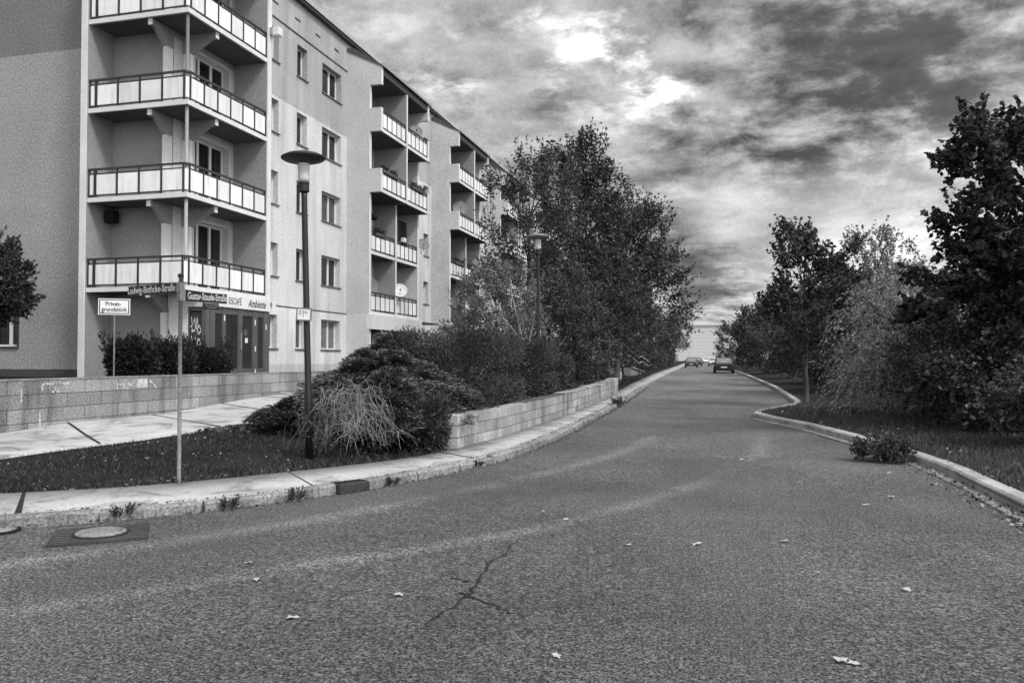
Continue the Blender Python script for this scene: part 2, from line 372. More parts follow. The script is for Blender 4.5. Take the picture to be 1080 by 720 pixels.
def gridmesh(name, xs, ys, zf, mt, keep=None, smooth=True):
    X, Y = np.meshgrid(xs, ys, indexing='ij'); Z = zf(X, Y); ny = len(ys)
    V = np.stack([X, Y, Z], -1).reshape(-1, 3)
    I, J = np.meshgrid(np.arange(len(xs) - 1), np.arange(ny - 1), indexing='ij'); a = (I * ny + J).ravel()
    Q = np.stack([a, a + ny, a + ny + 1, a + 1], -1)
    if keep is not None:
        cx = .25 * V[Q].sum(1); Q = Q[keep(cx[:, 0], cx[:, 1])]
        us, inv = np.unique(Q, return_inverse=True); V = V[us]; Q = inv.reshape(Q.shape)
    return npmesh(name, V, Q, mt, smooth=smooth)
def spaced(*seg): return np.unique(np.round(np.concatenate([np.arange(a, b_, s) for a, b_, s in seg]), 4))
# far ground sheet, road sheet
g = gridmesh('ground', spaced((-1600, -60, 110), (-60, 60, 12), (60, 1700, 110)), spaced((-300, -20, 70), (-20, 300, 8), (300, 2200, 120)), lambda X, Y: zr(Y) - .06, 'far_ground'); tag(g, kind='structure')
B1 = np.array([(-9, 1.4), (-7.2, 3.0), (-5.52, 5.12), (-4.9, 5.96), (-4.18, 7.07), (-3.48, 8.5), (-2.64, 10.88), (-1.85, 13.83), (-1.49, 16.97), (-1.4, 22)])
B2 = np.array([(-8, -.6), (-6, 2.0), (-4.48, 4.16), (-3.9, 4.75), (-3.29, 5.57), (-2.59, 6.33), (-1.79, 7.39), (-1.08, 8.84), (-.23, 11.24), (.48, 14.15), (.7, 18)])
rx = spaced((-60, -9, 3), (-9, 5, .11), (5, 45, 2.5)); ry = spaced((-20, 1, 2), (1, 18, .11), (18, 60, 1.5), (60, 310, 6))
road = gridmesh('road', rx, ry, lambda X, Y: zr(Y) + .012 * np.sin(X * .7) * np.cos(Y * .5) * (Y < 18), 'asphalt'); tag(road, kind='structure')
nv = len(road.data.vertices); cov = np.zeros(nv * 3, np.float32); road.data.vertices.foreach_get('co', cov); cov = cov.reshape(-1, 3)
wn = np.zeros(nv)
for B, wd in ((B1, .16), (B2, .14)):
    dd = np.abs(sdist(cov[:, 0], cov[:, 1], B)); wn += np.exp(-(dd / wd) ** 2) * (1 - sstep(14, 20, cov[:, 1]))
at_ = road.data.attributes.new('worn', 'FLOAT', 'POINT'); at_.data.foreach_set('value', wn.astype(np.float32))
rng = np.random.default_rng(7); random.seed(5)
# pavement beside the left kerb, sheet + inner edge
def strip(name, A, B, mt, dz=.108, skirt=True):
    n = len(A); V = []; Q = []
    for a, c in zip(A, B):
        za = zr(a[1]) + dz; zb = zr(c[1]) + dz + .015
        V += [(a[0], a[1], za), (c[0], c[1], zb), (a[0], a[1], za - .14), (c[0], c[1], zb - .14)]
    for i in range(n - 1):
        k = 4 * i; Q += [(k, k + 4, k + 5, k + 1), (k + 1, k + 5, k + 7, k + 3), (k + 2, k + 6, k + 4, k)]
    return npmesh(name, V, Q, mt)
dK = np.gradient(Kp, axis=0); nK = np.stack([-dK[:, 1], dK[:, 0]], -1); nK /= np.linalg.norm(nK, axis=1)[:, None]
tag(strip('pavement', Kp + nK * .175, Sp, 'pavement'), kind='structure')
def kerb(name, line, nrm, y0, y1, wide, high, L=1.0, jit=.012, gap=.02, skip=(), mt='kerb_stone'):
    mb = MB(); dd = np.concatenate([[0], np.cumsum(np.linalg.norm(np.diff(line, axis=0), axis=1))]); s = 0
    while s < dd[-1] - L:
        P = [np.array([np.interp(s + q, dd, line[:, i]) for i in (0, 1)]) for q in (gap, L - gap)]
        Nn = [np.array([np.interp(s + q, dd, nrm[:, i]) for i in (0, 1)]) for q in (gap, L - gap)]
        s += L
        if not (y0 < P[0][1] < y1) or any(a < P[0][1] < c for a, c in skip): continue
        j = random.uniform(-jit, jit); top = high + random.uniform(-jit, jit) * .8
        pts = []
        for p, n_ in zip(P, Nn):
            z = zr(p[1]); a = p + n_ * j; c = p + n_ * (wide + j); b1_ = p + n_ * (.03 + j)
            pts.append([(a[0], a[1], z - .05), (a[0], a[1], z + top - .025), (b1_[0], b1_[1], z + top), (c[0], c[1], z + top), (c[0], c[1], z - .05)])
        i = len(mb.v); mb.v += pts[0] + pts[1]
        for q in range(5): mb.f.append((i + q, i + (q + 1) % 5, i + 5 + (q + 1) % 5, i + 5 + q))
        mb.f.append(tuple(i + q for q in range(5))); mb.f.append(tuple(i + 5 + q for q in reversed(range(5))))
    return tag(mb.build(name, mt), kind='structure')
kerb('kerb', Kp, nK, -8, 160, .12, .112, jit=.018, gap=.022)
dR = np.gradient(RKr, axis=0); nR = np.stack([dR[:, 1], -dR[:, 0]], -1); nR /= np.linalg.norm(nR, axis=1)[:, None] + 1e-9
kerb('kerb', RKr, nR, -4, 160, .20, .15, L=1.25, jit=.006, gap=.004, mt='kerb_pale')
# low gutter course in front of the right kerb near the photographer
mb = MB(); sel = [i for i in range(len(RKr)) if 3 < RKr[i][1] < 22.4]
for i, j in zip(sel[:-1], sel[1:]):
    a, c = RKr[i], RKr[j]; pa, pc = a - nR[i] * .16, c - nR[j] * .16
    mb.quad((a[0], a[1], zr(a[1]) + .03), (c[0], c[1], zr(c[1]) + .03), (pc[0], pc[1], zr(pc[1]) + .02), (pa[0], pa[1], zr(pa[1]) + .02))
    mb.quad((pa[0], pa[1], zr(pa[1]) + .02), (pc[0], pc[1], zr(pc[1]) + .02), (pc[0], pc[1], -.02), (pa[0], pa[1], -.02))
tag(mb.build('gutter', 'kerb_stone'), kind='structure')
# joints across the pavement
mb = MB()
for i in range(4, len(Kp) - 1):
    if 4 < Kp[i][1] < 60 and i % 5 == 0:
        a = Kp[i] + nK[i] * .17; c = Sp[i]; dv = dK[i] / np.linalg.norm(dK[i]) * (.012 if i % 10 else .03)
        za = zr(a[1]) + .112; zc = zr(c[1]) + .127
        mb.quad((a[0] - dv[0], a[1] - dv[1], za), (a[0] + dv[0], a[1] + dv[1], za), (c[0] + dv[0] * .6, c[1] + dv[1] * .6, zc), (c[0] - dv[0] * .6, c[1] - dv[1] * .6, zc))
tag(mb.build('pavement_joint', 'joint'), kind='structure')
# terrain left of the pavement and right of the road
kl = lambda x, y: sdist(x, y, Sp) > -.25
gl = gridmesh('lawn', spaced((-70, -24, 3), (-24, -12.9, .6), (-12.9, -12.3, .2), (-12.3, -3.3, .17)), spaced((-18, 4, 1.2), (4, 14, .2), (14, 40, .5), (40, 310, 4)),
              lambda X, Y: h_left(X, Y), 'soil', kl); tag(gl, kind='structure')
krt = lambda x, y: sdist(x, y, RKr) < -.05
gr = gridmesh('verge', spaced((-8, .5, 1), (.5, 8, .2), (8, 60, 3)), spaced((-10, 4, 1), (4, 32, .25), (32, 310, 3)), lambda X, Y: h_right(X, Y), 'verge_soil', krt); tag(gr, kind='structure')
# path of concrete slabs along the retaining wall
py = np.arange(5.0, 30.01, .5); xr_ = np.interp(py, [5, 7, 9.3, 12, 14.6, 17, 20, 30], [-10.4, -10.25, -10.0, -9.45, -8.85, -8.5, -8.7, -9.4])
V = []; Q = []; nc = 7
for y, x1 in zip(py, xr_):
    xs = np.linspace(WX - .02, x1, nc); zs = np.interp(y, [3, 9, 11.6, 13.3, 16, 17.5, 19, 23, 27, 31], [.12, .2, .25, .33, .33, .41, .5, .64, .85, 1.03]) + .035
    V += [(x, y, zs) for x in xs] + [(x1, y, zs - .25)]
for i in range(len(py) - 1):
    for j in range(nc): k = i * (nc + 1) + j; Q.append((k, k + 1, k + nc + 2, k + nc + 1))
tag(npmesh('path', V, Q, 'path_slab'), kind='structure')
mb = MB(); zpath = lambda y: float(np.interp(y, [3, 9, 11.6, 13.3, 16, 17.5, 19, 23, 27, 31], [.12, .2, .25, .33, .33, .41, .5, .64, .85, 1.03])) + .039
for y in (11.3, 13.2, 15.6, 18.2, 21):
    x1 = float(np.interp(y - 2.4, py, xr_)); pts = [(WX + (x1 - WX) * t, y - 2.4 * t) for t in np.linspace(0, 1, 6)]
    for p, q in zip(pts[:-1], pts[1:]):
        mb.quad((p[0], p[1] - .035, zpath(p[1] - .035)), (q[0], q[1] - .035, zpath(q[1] - .035)), (q[0], q[1] + .035, zpath(q[1] + .035)), (p[0], p[1] + .035, zpath(p[1] + .035)))
tag(mb.build('path_joint', 'joint'), kind='structure')
# cracks in the asphalt
def ribbon(mb, pts, wd, z):
    pts = [np.array(p, float) for p in pts]; fine = []
    for a, c in zip(pts[:-1], pts[1:]):
        for t in np.linspace(0, 1, 5)[:-1]: fine.append(a + (c - a) * t + rng.normal(0, .012, 2))
    fine.append(pts[-1])
    for i in range(len(fine) - 1):
        d = fine[i + 1] - fine[i]; n = np.array([-d[1], d[0]]) / (np.linalg.norm(d) + 1e-6)
        w0 = wd * rng.uniform(.35, 1.2); w1 = wd * rng.uniform(.35, 1.2); a, c = fine[i], fine[i + 1]
        zz = lambda p: .012 * math.sin(p[0] * .7) * math.cos(p[1] * .5) + z
        mb.quad(*[(p[0], p[1], zz(p)) for p in (a - n * w0, c - n * w1, c + n * w1, a + n * w0)])
mb = MB()
ribbon(mb, [(-1.77, 4.59), (-1.74, 4.88), (-1.7, 5.07), (-1.71, 5.24)], .010, .005)
ribbon(mb, [(-1.71, 5.24), (-1.74, 5.52), (-1.76, 5.75), (-1.8, 6.03)], .012, .0055); ribbon(mb, [(-1.8, 6.03), (-1.83, 6.17), (-1.77, 6.34), (-1.77, 6.41), (-1.81, 7.05)], .007, .005)
ribbon(mb, [(-1.96, 5.62), (-1.88, 5.59), (-1.79, 5.54)], .013, .006); ribbon(mb, [(-1.71, 5.22), (-1.58, 5.13), (-1.42, 5.02), (-1.3, 4.95)], .008, .006)
ribbon(mb, [(-1.78, 5.28), (-1.70, 5.22), (-1.66, 5.2)], .022, .0065)
tag(mb.build('road_crack', 'joint'), kind='structure')
# ================================================================== the apartment building
GX0, FX, GY, BY1, RZ = -29.0, -17.0, 21.9, 78.0, 16.45
OX, OY, GL = -15.67, 20.82, -19.28            # outer lines of the corner balconies
FL = [1.08 + 2.8 * k for k in range(6)]       # floor levels
bld = empty('apartment_building', BO, 'five-storey grey rendered apartment block with wrap-around corner balconies', 'building')
def part(mb, name, mt, parent=bld, **k): return mb.build(name, mt, parent, BO if parent is bld or parent.get('wb') else (0, 0, 0), **k)
def sub(mb, name, mt, parent, **k): return mb.build(name, mt, parent, BO, **k)   # parent sits at the building origin
def holes(mb, ax, c, a0, a1, z0, z1, ops, dep, sgn):
    """sheet with openings. ax 'x': plane x=c spanning y; ax 'y': plane y=c spanning x. sgn: outward normal sign"""
    A = sorted({a0, a1, *[q for o in ops for q in o[:2]]}); Z = sorted({z0, z1, *[q for o in ops for q in o[2:4]]})
    P = (lambda a, z, d=0: (c - sgn * d, a, z)) if ax == 'x' else (lambda a, z, d=0: (a, c - sgn * d, z))
    for i in range(len(A) - 1):
        for j in range(len(Z) - 1):
            m_, n_ = (A[i] + A[i + 1]) / 2, (Z[j] + Z[j + 1]) / 2
            if any(o[0] < m_ < o[1] and o[2] < n_ < o[3] for o in ops): continue
            mb.quad(P(A[i], Z[j]), P(A[i + 1], Z[j]), P(A[i + 1], Z[j + 1]), P(A[i], Z[j + 1]))
    for o in ops:
        y0, y1, p, q = o[:4]
        mb.quad(P(y0, p), P(y0, q), P(y0, q, dep), P(y0, p, dep)); mb.quad(P(y1, p), P(y1, q), P(y1, q, dep), P(y1, p, dep))
        mb.quad(P(y0, q), P(y1, q), P(y1, q, dep), P(y0, q, dep)); mb.quad(P(y0, p), P(y1, p), P(y1, p, dep), P(y0, p, dep))
def window(ax, c, o, dep, sgn, mull, pm='pane_dark', sill=True, tr=None, label=None):
    y0, y1, z0, z1 = o; d = dep - .03
    def bx(mb, a0, a1, p, q, d0, d1):
        lo, hi = sorted((c - sgn * d0, c - sgn * d1))
        mb.box(lo, hi, a0, a1, p, q) if ax == 'x' else mb.box(a0, a1, lo, hi, p, q)
    fr = MB(); t = .065
    bx(fr, y0, y1, z0, z0 + t, d, d + .08); bx(fr, y0, y1, z1 - t, z1, d, d + .08)
    xs = [y0] + [y0 + (y1 - y0) * m_ for m_ in mull] + [y1]
    bx(fr, y0, y0 + t, z0 + t, z1 - t, d, d + .08); bx(fr, y1 - t, y1, z0 + t, z1 - t, d, d + .08)
    for m_ in xs[1:-1]: bx(fr, m_ - .055, m_ + .055, z0 + t, z1 - t, d - .01, d + .08)
    if tr: bx(fr, y0 + t, y1 - t, z0 + tr - .04, z0 + tr + .04, d, d + .08)
    wn_ = sub(fr, 'window', 'window_white', bld)
    if label: wn_['label'] = label
    for i in range(len(xs) - 1):
        a0 = xs[i] + (t if i == 0 else .055); a1 = xs[i + 1] - (t if i == len(xs) - 2 else .055)
        pb = MB(); bx(pb, a0, a1, z0 + t, z1 - t, d + .035, d + .055); sub(pb, 'pane', pm, wn_)
    if sill:
        sb = MB(); bx(sb, y0 - .06, y1 + .06, z0 - .035, z0 + .004, -.07, dep - .03); sub(sb, 'sill', 'mid_metal', wn_)
    return wn_
bays = [(33.97, 40.11), (45.0, 51.14), (56.0, 62.14), (67.0, 73.14)]
ops = []; wins = []
def addw(y0, y1, k, mull, zs=.98, ze=2.28, pm='pane_dark', sill=True, lab=None):
    o = (y0, y1, FL[k] + zs, FL[k] + ze); ops.append(o); wins.append((o, mull, pm, sill, lab))
for k in range(5):
    addw(27.2, 28.1, k, []); addw(29.5, 30.32, k, [], pm='pane_dark' if k else 'pane_mid')
    addw(31.62, 33.38, k, [.6], pm='pane_curtain' if k == 0 else ('pane_mid' if k == 2 else 'pane_dark'), lab='window with drawn curtains' if k == 0 else None)
for i, (a, e) in enumerate(bays):
    nx = bays[i + 1][0] if i + 1 < len(bays) else BY1
    for k in range(1, 5):
        addw(e + 3.65, e + 4.45, k, [], pm='pane_mid' if i == 0 else 'pane_dark')
        for m_ in (a + .6, (a + e) / 2 + .6): addw(m_, m_ + 1.75, k, [.4], .05, 2.28, sill=False)
    addw(e + .9, e + 2.1, 0, [.5], .0, 2.15, sill=False, pm='pane_dark')
for k in range(1, 5): addw(22.95, 24.85, k, [.27, .63], .05, 2.34, pm='pane_dark', sill=False)
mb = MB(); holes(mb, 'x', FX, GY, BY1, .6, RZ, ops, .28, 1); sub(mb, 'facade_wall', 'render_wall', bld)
for o, mu, pm, sl_, lab in wins: window('x', FX, o, .28, 1, mu, pm, sl_, label=lab)
# light frames round the balcony doors of the corner
for k in range(1, 5):
    mb = MB(); y0, y1, z0, z1 = 22.95, 24.85, FL[k] + .05, FL[k] + 2.34
    mb.box(FX, FX + .02, y0 - .07, y0, z0, z1 + .07); mb.box(FX, FX + .02, y1, y1 + .07, z0, z1 + .07); mb.box(FX, FX + .02, y0, y1, z1, z1 + .07)
    sub(mb, 'door_surround', 'white_trim', bld)
gw = (-24.2, -23.02, 2.06, 3.42)
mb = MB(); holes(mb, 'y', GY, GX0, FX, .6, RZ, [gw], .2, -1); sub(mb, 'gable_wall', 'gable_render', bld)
wg = window('y', GY, gw, .2, -1, [.62], 'pane_dark', True); wg['label'] = 'dark gable window half hidden by the tree'
mb = MB()
for q in ((gw[0] - .05, gw[0] + .0, gw[2] - .05, gw[3] + .05), (gw[1], gw[1] + .06, gw[2] - .05, gw[3] + .05), (gw[0], gw[1], gw[2] - .06, gw[2] - .04), (gw[0], gw[1], gw[3], gw[3] + .06)):
    mb.box(q[0], q[1], GY - .03, GY, q[2], q[3])
sub(mb, 'surround', 'dark_metal', wg)
mb = MB(); mb.quad((GX0, GY, .6), (GX0, BY1, .6), (GX0, BY1, RZ), (GX0, GY, RZ)); mb.quad((GX0, BY1, .6), (FX, BY1, .6), (FX, BY1, RZ), (GX0, BY1, RZ)); sub(mb, 'rear_wall', 'render_wall', bld)
mb = MB().box(GX0, FX - .05, GY + .1, BY1, 12.28 + 2.6, 12.28 + 2.7); sub(mb, 'attic_floor', 'soffit', bld)
mb = MB().box(GX0, GL - .24, GY - .03, GY, .6, 1.30); sub(mb, 'plinth', 'plinth_dark', bld)
mb = MB().box(GX0 - .25, FX + .22, GY - .2, BY1 + .2, RZ, RZ + .10); rf = sub(mb, 'roof', 'roofing', bld)
mb = MB(); mb.box(FX + .22, FX + .27, GY - .25, BY1 + .25, RZ - .04, RZ + .15); mb.box(GX0 - .3, FX + .22, GY - .25, GY - .2, RZ - .04, RZ + .15); sub(mb, 'fascia', 'roof_edge', rf)
mb = MB(); mb.box(FX + .06, FX + .21, GY - .1, BY1 + .1, RZ - .16, RZ - .003); sub(mb, 'gutter', 'dark_metal', rf)
# shallow ledge under the attic and its vents
mb = MB().box(FX, FX + .03, 25.5, 33.97, 14.93, 14.98); sub(mb, 'ledge', 'plinth_dark', bld)
mb = MB().box(FX, FX + .02, 25.5, 33.97, 3.70, 3.74); sub(mb, 'ledge', 'plinth_dark', bld)
for y in (27.6, 29.3, 31.0, 32.7):
    mb = MB().box(FX, FX + .012, y, y + .42, 15.52, 15.60); sub(mb, 'vent', 'dark_metal', bld)
# ------------------------------------------------------------------ railings
def rail(bal, p0, p1, zt, n, drop=.83, gap=.17, pm='panel_white', rm='dark_metal', inset=.0, single=True):
    (x0, y0), (x1, y1) = p0, p1; mb = MB()
    mb.bar((x0, y0, zt - .03), (x1, y1, zt - .03), .065, .06); mb.bar((x0, y0, zt - gap), (x1, y1, zt - gap), .03, .03)
    mb.bar((x0, y0, zt - drop - .015), (x1, y1, zt - drop - .015), .04, .03)
    L = math.hypot(x1 - x0, y1 - y0); ux, uy = (x1 - x0) / L, (y1 - y0) / L
    for i in range(n + 1):
        t = L * i / n; t = min(max(t, .03), L - .03); mb.bar((x0 + ux * t, y0 + uy * t, zt - drop - .10), (x0 + ux * t, y0 + uy * t, zt - .06), .042, .042)
    sub(mb, 'railing', rm, bal); pn = MB()
    for i in range(n):
        a, c = L * i / n + .045, L * (i + 1) / n - .045
        pn.bar((x0 + ux * a, y0 + uy * a, (zt - gap + zt - drop) / 2 - .01), (x0 + ux * c, y0 + uy * c, (zt - gap + zt - drop) / 2 - .01), .015, drop - gap - .05)
        if single: sub(pn, 'panel', pm, bal); pn = MB()
    if not single: sub(pn, 'panel', pm, bal)
# ------------------------------------------------------------------ corner balconies
CE = 25.34                                     # far end of the corner loggia
for k in range(1, 5):
    zt = 1.96 + 2.8 * k; zb = zt - 1.054
    mb = MB(); mb.box(GL, OX, OY, GY - .004, zb, zb + .14); mb.box(FX + .004, OX, GY - .004, CE - .21, zb, zb + .14)
    bal = sub(mb, 'balcony', 'white_trim', bld); 
    mb = MB(); mb.box(GL + .05, OX - .08, OY + .08, GY - .01, zb - .012, zb); mb.box(FX + .01, OX - .08, GY - .01, CE - .22, zb - .012, zb); sub(mb, 'soffit', 'soffit', bal)
    xs = OX - .05
    rail(bal, (GL + .02, OY + .04), (GL + .27, OY + .04), zt, 1); rail(bal, (GL + .27, OY + .04), (OX - .13, OY + .04), zt, 4)
    rail(bal, (OX - .04, OY + .15), (OX - .04, CE - .22), zt, 6)
    sub(MB().bar((OX - .13, OY + .045, zt - .03), (OX - .035, OY + .15, zt - .03), .065, .06), 'corner_rail', 'dark_metal', bal)
    sub(MB().bar((OX - .115, OY + .055, zt - .5), (OX - .05, OY + .13, zt - .5), .012, .62), 'panel', 'panel_white', bal)
    for nm in (0, 1):
        if nm == 0:
            mb = MB().prism([(OY + .1, zb - .013), (OY + .1, zb - .2), (OY + .32, zb - .22), (GY - .32, zb - .62), (GY, zb - .62), (GY, zb - .013)], 'x', -17.17, -17.02); bk = sub(mb, 'bracket', 'loggia_wall', bld); sub(MB().box(-17.17, -17.02, OY + .085, OY + .099, zb - .2, zb - .014), 'bracket_end', 'white_trim', bk)
        else:
            mb = MB().prism([(OX - .12, zb - .013), (OX - .12, zb - .2), (OX - .34, zb - .22), (FX + .32, zb - .62), (FX, zb - .62), (FX, zb - .013)], 'y', 22.33, 22.49); bk = sub(mb, 'bracket', 'loggia_wall', bld); sub(MB().box(OX - .119, OX - .10, 22.33, 22.49, zb - .2, zb - .014), 'bracket_end', 'white_trim', bk)
mb = MB(); mb.box(GL, OX, OY, GY - .004, 14.9, 15.06); mb.box(FX + .004, OX, GY - .004, CE, 14.9, 15.06); sub(mb, 'balcony_roof', 'white_trim', bld)
mb = MB().box(-17.164, -17.026, GY - .315, GY - .005, .9, 14.86); sub(mb, 'pilaster', 'white_trim', bld)
mb = MB().box(FX + .005, FX + .295, 22.336, 22.484, 3.72, 14.86); sub(mb, 'pilaster', 'white_trim', bld)
mb = MB().tube([(OX - .14, OY + .16, 3.7), (OX - .14, OY + .16, 14.9)], .055, 10); sub(mb, 'corner_post', 'galv', bld, smooth=True)
# end walls: the left one full height, the far one above the shop
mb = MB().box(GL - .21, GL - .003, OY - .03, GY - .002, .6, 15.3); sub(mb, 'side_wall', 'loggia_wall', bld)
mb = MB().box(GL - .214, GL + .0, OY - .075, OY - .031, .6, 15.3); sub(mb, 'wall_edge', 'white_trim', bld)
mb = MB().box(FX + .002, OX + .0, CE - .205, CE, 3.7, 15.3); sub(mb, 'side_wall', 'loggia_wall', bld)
mb = MB().box(OX + .001, OX + .05, CE - .22, CE + .01, 3.7, 15.3); sub(mb, 'wall_edge', 'white_trim', bld)
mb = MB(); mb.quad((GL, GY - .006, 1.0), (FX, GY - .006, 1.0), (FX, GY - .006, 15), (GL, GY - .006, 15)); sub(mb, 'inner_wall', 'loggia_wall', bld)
# ------------------------------------------------------------------ cafe under the corner
SX = -15.62
mb = MB(); mb.box(FX + .01, -16.28, GY - .16, GY - .008, 1.0, 3.28); mb.box(FX + .01, SX - .03, GY - .16, CE, 3.28, 3.69); sub(mb, 'shop_wall', 'white_trim', bld)
mb = MB().box(FX + .01, SX, GY - .19, GY - .161, 3.26, 3.68); sub(mb, 'shop_fascia', 'white_trim', bld)
shop = MB()
for a, c in ((21.95, 22.19), (22.59, 22.76), (23.45, 23.68), (24.29, 24.58), (24.95, 25.3)): shop.box(SX - .12, SX, a, c, 1.05, 3.28)
shop.box(SX - .1, SX - .02, 22.19, 24.95, 3.08, 3.27); shop.box(SX - .1, SX - .02, 22.76, 24.95, 1.05, 1.32); shop.box(SX - .1, SX - .02, 22.19, 22.59, 1.05, 1.7)
shop.box(-16.28, SX - .1, GY - .15, GY - .05, 3.14, 3.27); shop.box(-16.28, -16.24, GY - .15, GY - .05, 1.05, 3.14); shop.box(-15.78, SX - .02, GY - .16, GY + .05, 1.05, 3.26)
sf = sub(shop, 'shopfront', 'shop_frame', bld)
for a, c, z0 in ((22.19, 22.59, 1.7), (22.76, 23.45, 1.32), (23.68, 24.29, 1.32), (24.58, 24.95, 1.32)):
    mb = MB().box(SX - .07, SX - .05, a, c, z0, 3.08); sub(mb, 'glazing', 'shop_panel', sf)
mb = MB().box(-16.24, -15.78, GY - .12, GY - .1, 1.05, 3.1); sub(mb, 'glazing', 'pane_dark', sf)
mb = MB().bar((SX + .03, 23.57, 1.95), (SX + .03, 23.57, 2.5), .03, .03).bar((SX, 23.57, 2.02), (SX + .03, 23.57, 2.02), .02, .02).bar((SX, 23.57, 2.42), (SX + .03, 23.57, 2.42), .02, .02); sub(mb, 'door_handle', 'galv', sf)
mb = MB()
for y, z in ((22.68, 2.95), (22.67, 2.0), (24.42, 2.88), (24.44, 1.98), (24.45, 1.2), (25.1, 2.75)): mb.box(SX + .001, SX + .006, y - .03, y + .03, z - .09, z + .09)
mb.box(SX - .048, SX - .044, 23.9, 24.06, 2.18, 2.34)
sub(mb, 'sticker', 'sign_white', sf)
mb = MB().prism([(23.93 + .11 * math.cos(i * .6283), 2.52 + .13 * math.sin(i * .6283)) for i in range(10)], 'x', SX - .049, SX - .044); sub(mb, 'sticker', 'shop_frame', sf)
def scrawl(mb, pts, wd, fn):
    pts = [np.array(p, float) for p in pts]
    for a, c in zip(pts[:-1], pts[1:]):
        d = c - a; n = np.array([-d[1], d[0]]) / (np.linalg.norm(d) + 1e-9) * wd / 2; e = d / (np.linalg.norm(d) + 1e-9) * wd * .3
        mb.quad(*[fn(*p) for p in (a - n - e, c - n + e, c + n + e, a + n - e)])
mb = MB(); fn = lambda x, z: (-16.22 + x * .42, GY - .124, 1.7 + z * 1.3)
for pts in ([(.1, .95), (.2, .7), (.4, .95), (.45, .6), (.62, .98), (.66, .55)], [(.05, .72), (.3, .8), (.1, .6), (.5, .66), (.8, .75), (.92, .62), (.75, .55), (.6, .6)], [(.1, .5), (.3, .25), (.45, .5), (.5, .2), (.7, .45), (.9, .35), (.85, .25), (.65, .3)], [(.3, .3), (.42, .02), (.5, .3)]):
    scrawl(mb, pts, .05, fn)
sub(mb, 'graffiti', 'graffiti_paint', sf)
cs = empty('shop_sign', (SX, 23.9, 3.5), 'white cafe sign board with dark lettering above the corner shopfront', 'shop sign')
MB().box(.002, .05, -1.66, 1.74, -.20, .20).build('board', 'sign_white', cs)
text('lettering', 'EISCAFÉ', .31, 'shop_panel', cs, (.053, -.72, .01), (R(90), 0, R(90)), .66, 0, .0)
text('lettering', 'Ambiente', .37, 'ink', cs, (.053, .55, .0), (R(90), 0, R(90)), .72, .45, .004)
mb = MB(); mb.prism([(1.40, -.03), (1.48, -.03), (1.53, .07), (1.35, .07)], 'x', .051, .055); mb.prism([(1.44 + .05 * math.cos(i * .785), .10 + .06 * math.sin(i * .785)) for i in range(8)], 'x', .051, .056); mb.prism([(1.42, -.11), (1.46, -.11), (1.46, -.03), (1.42, -.03)], 'x', .051, .055)
mb.build('emblem', 'ink_soft', cs)
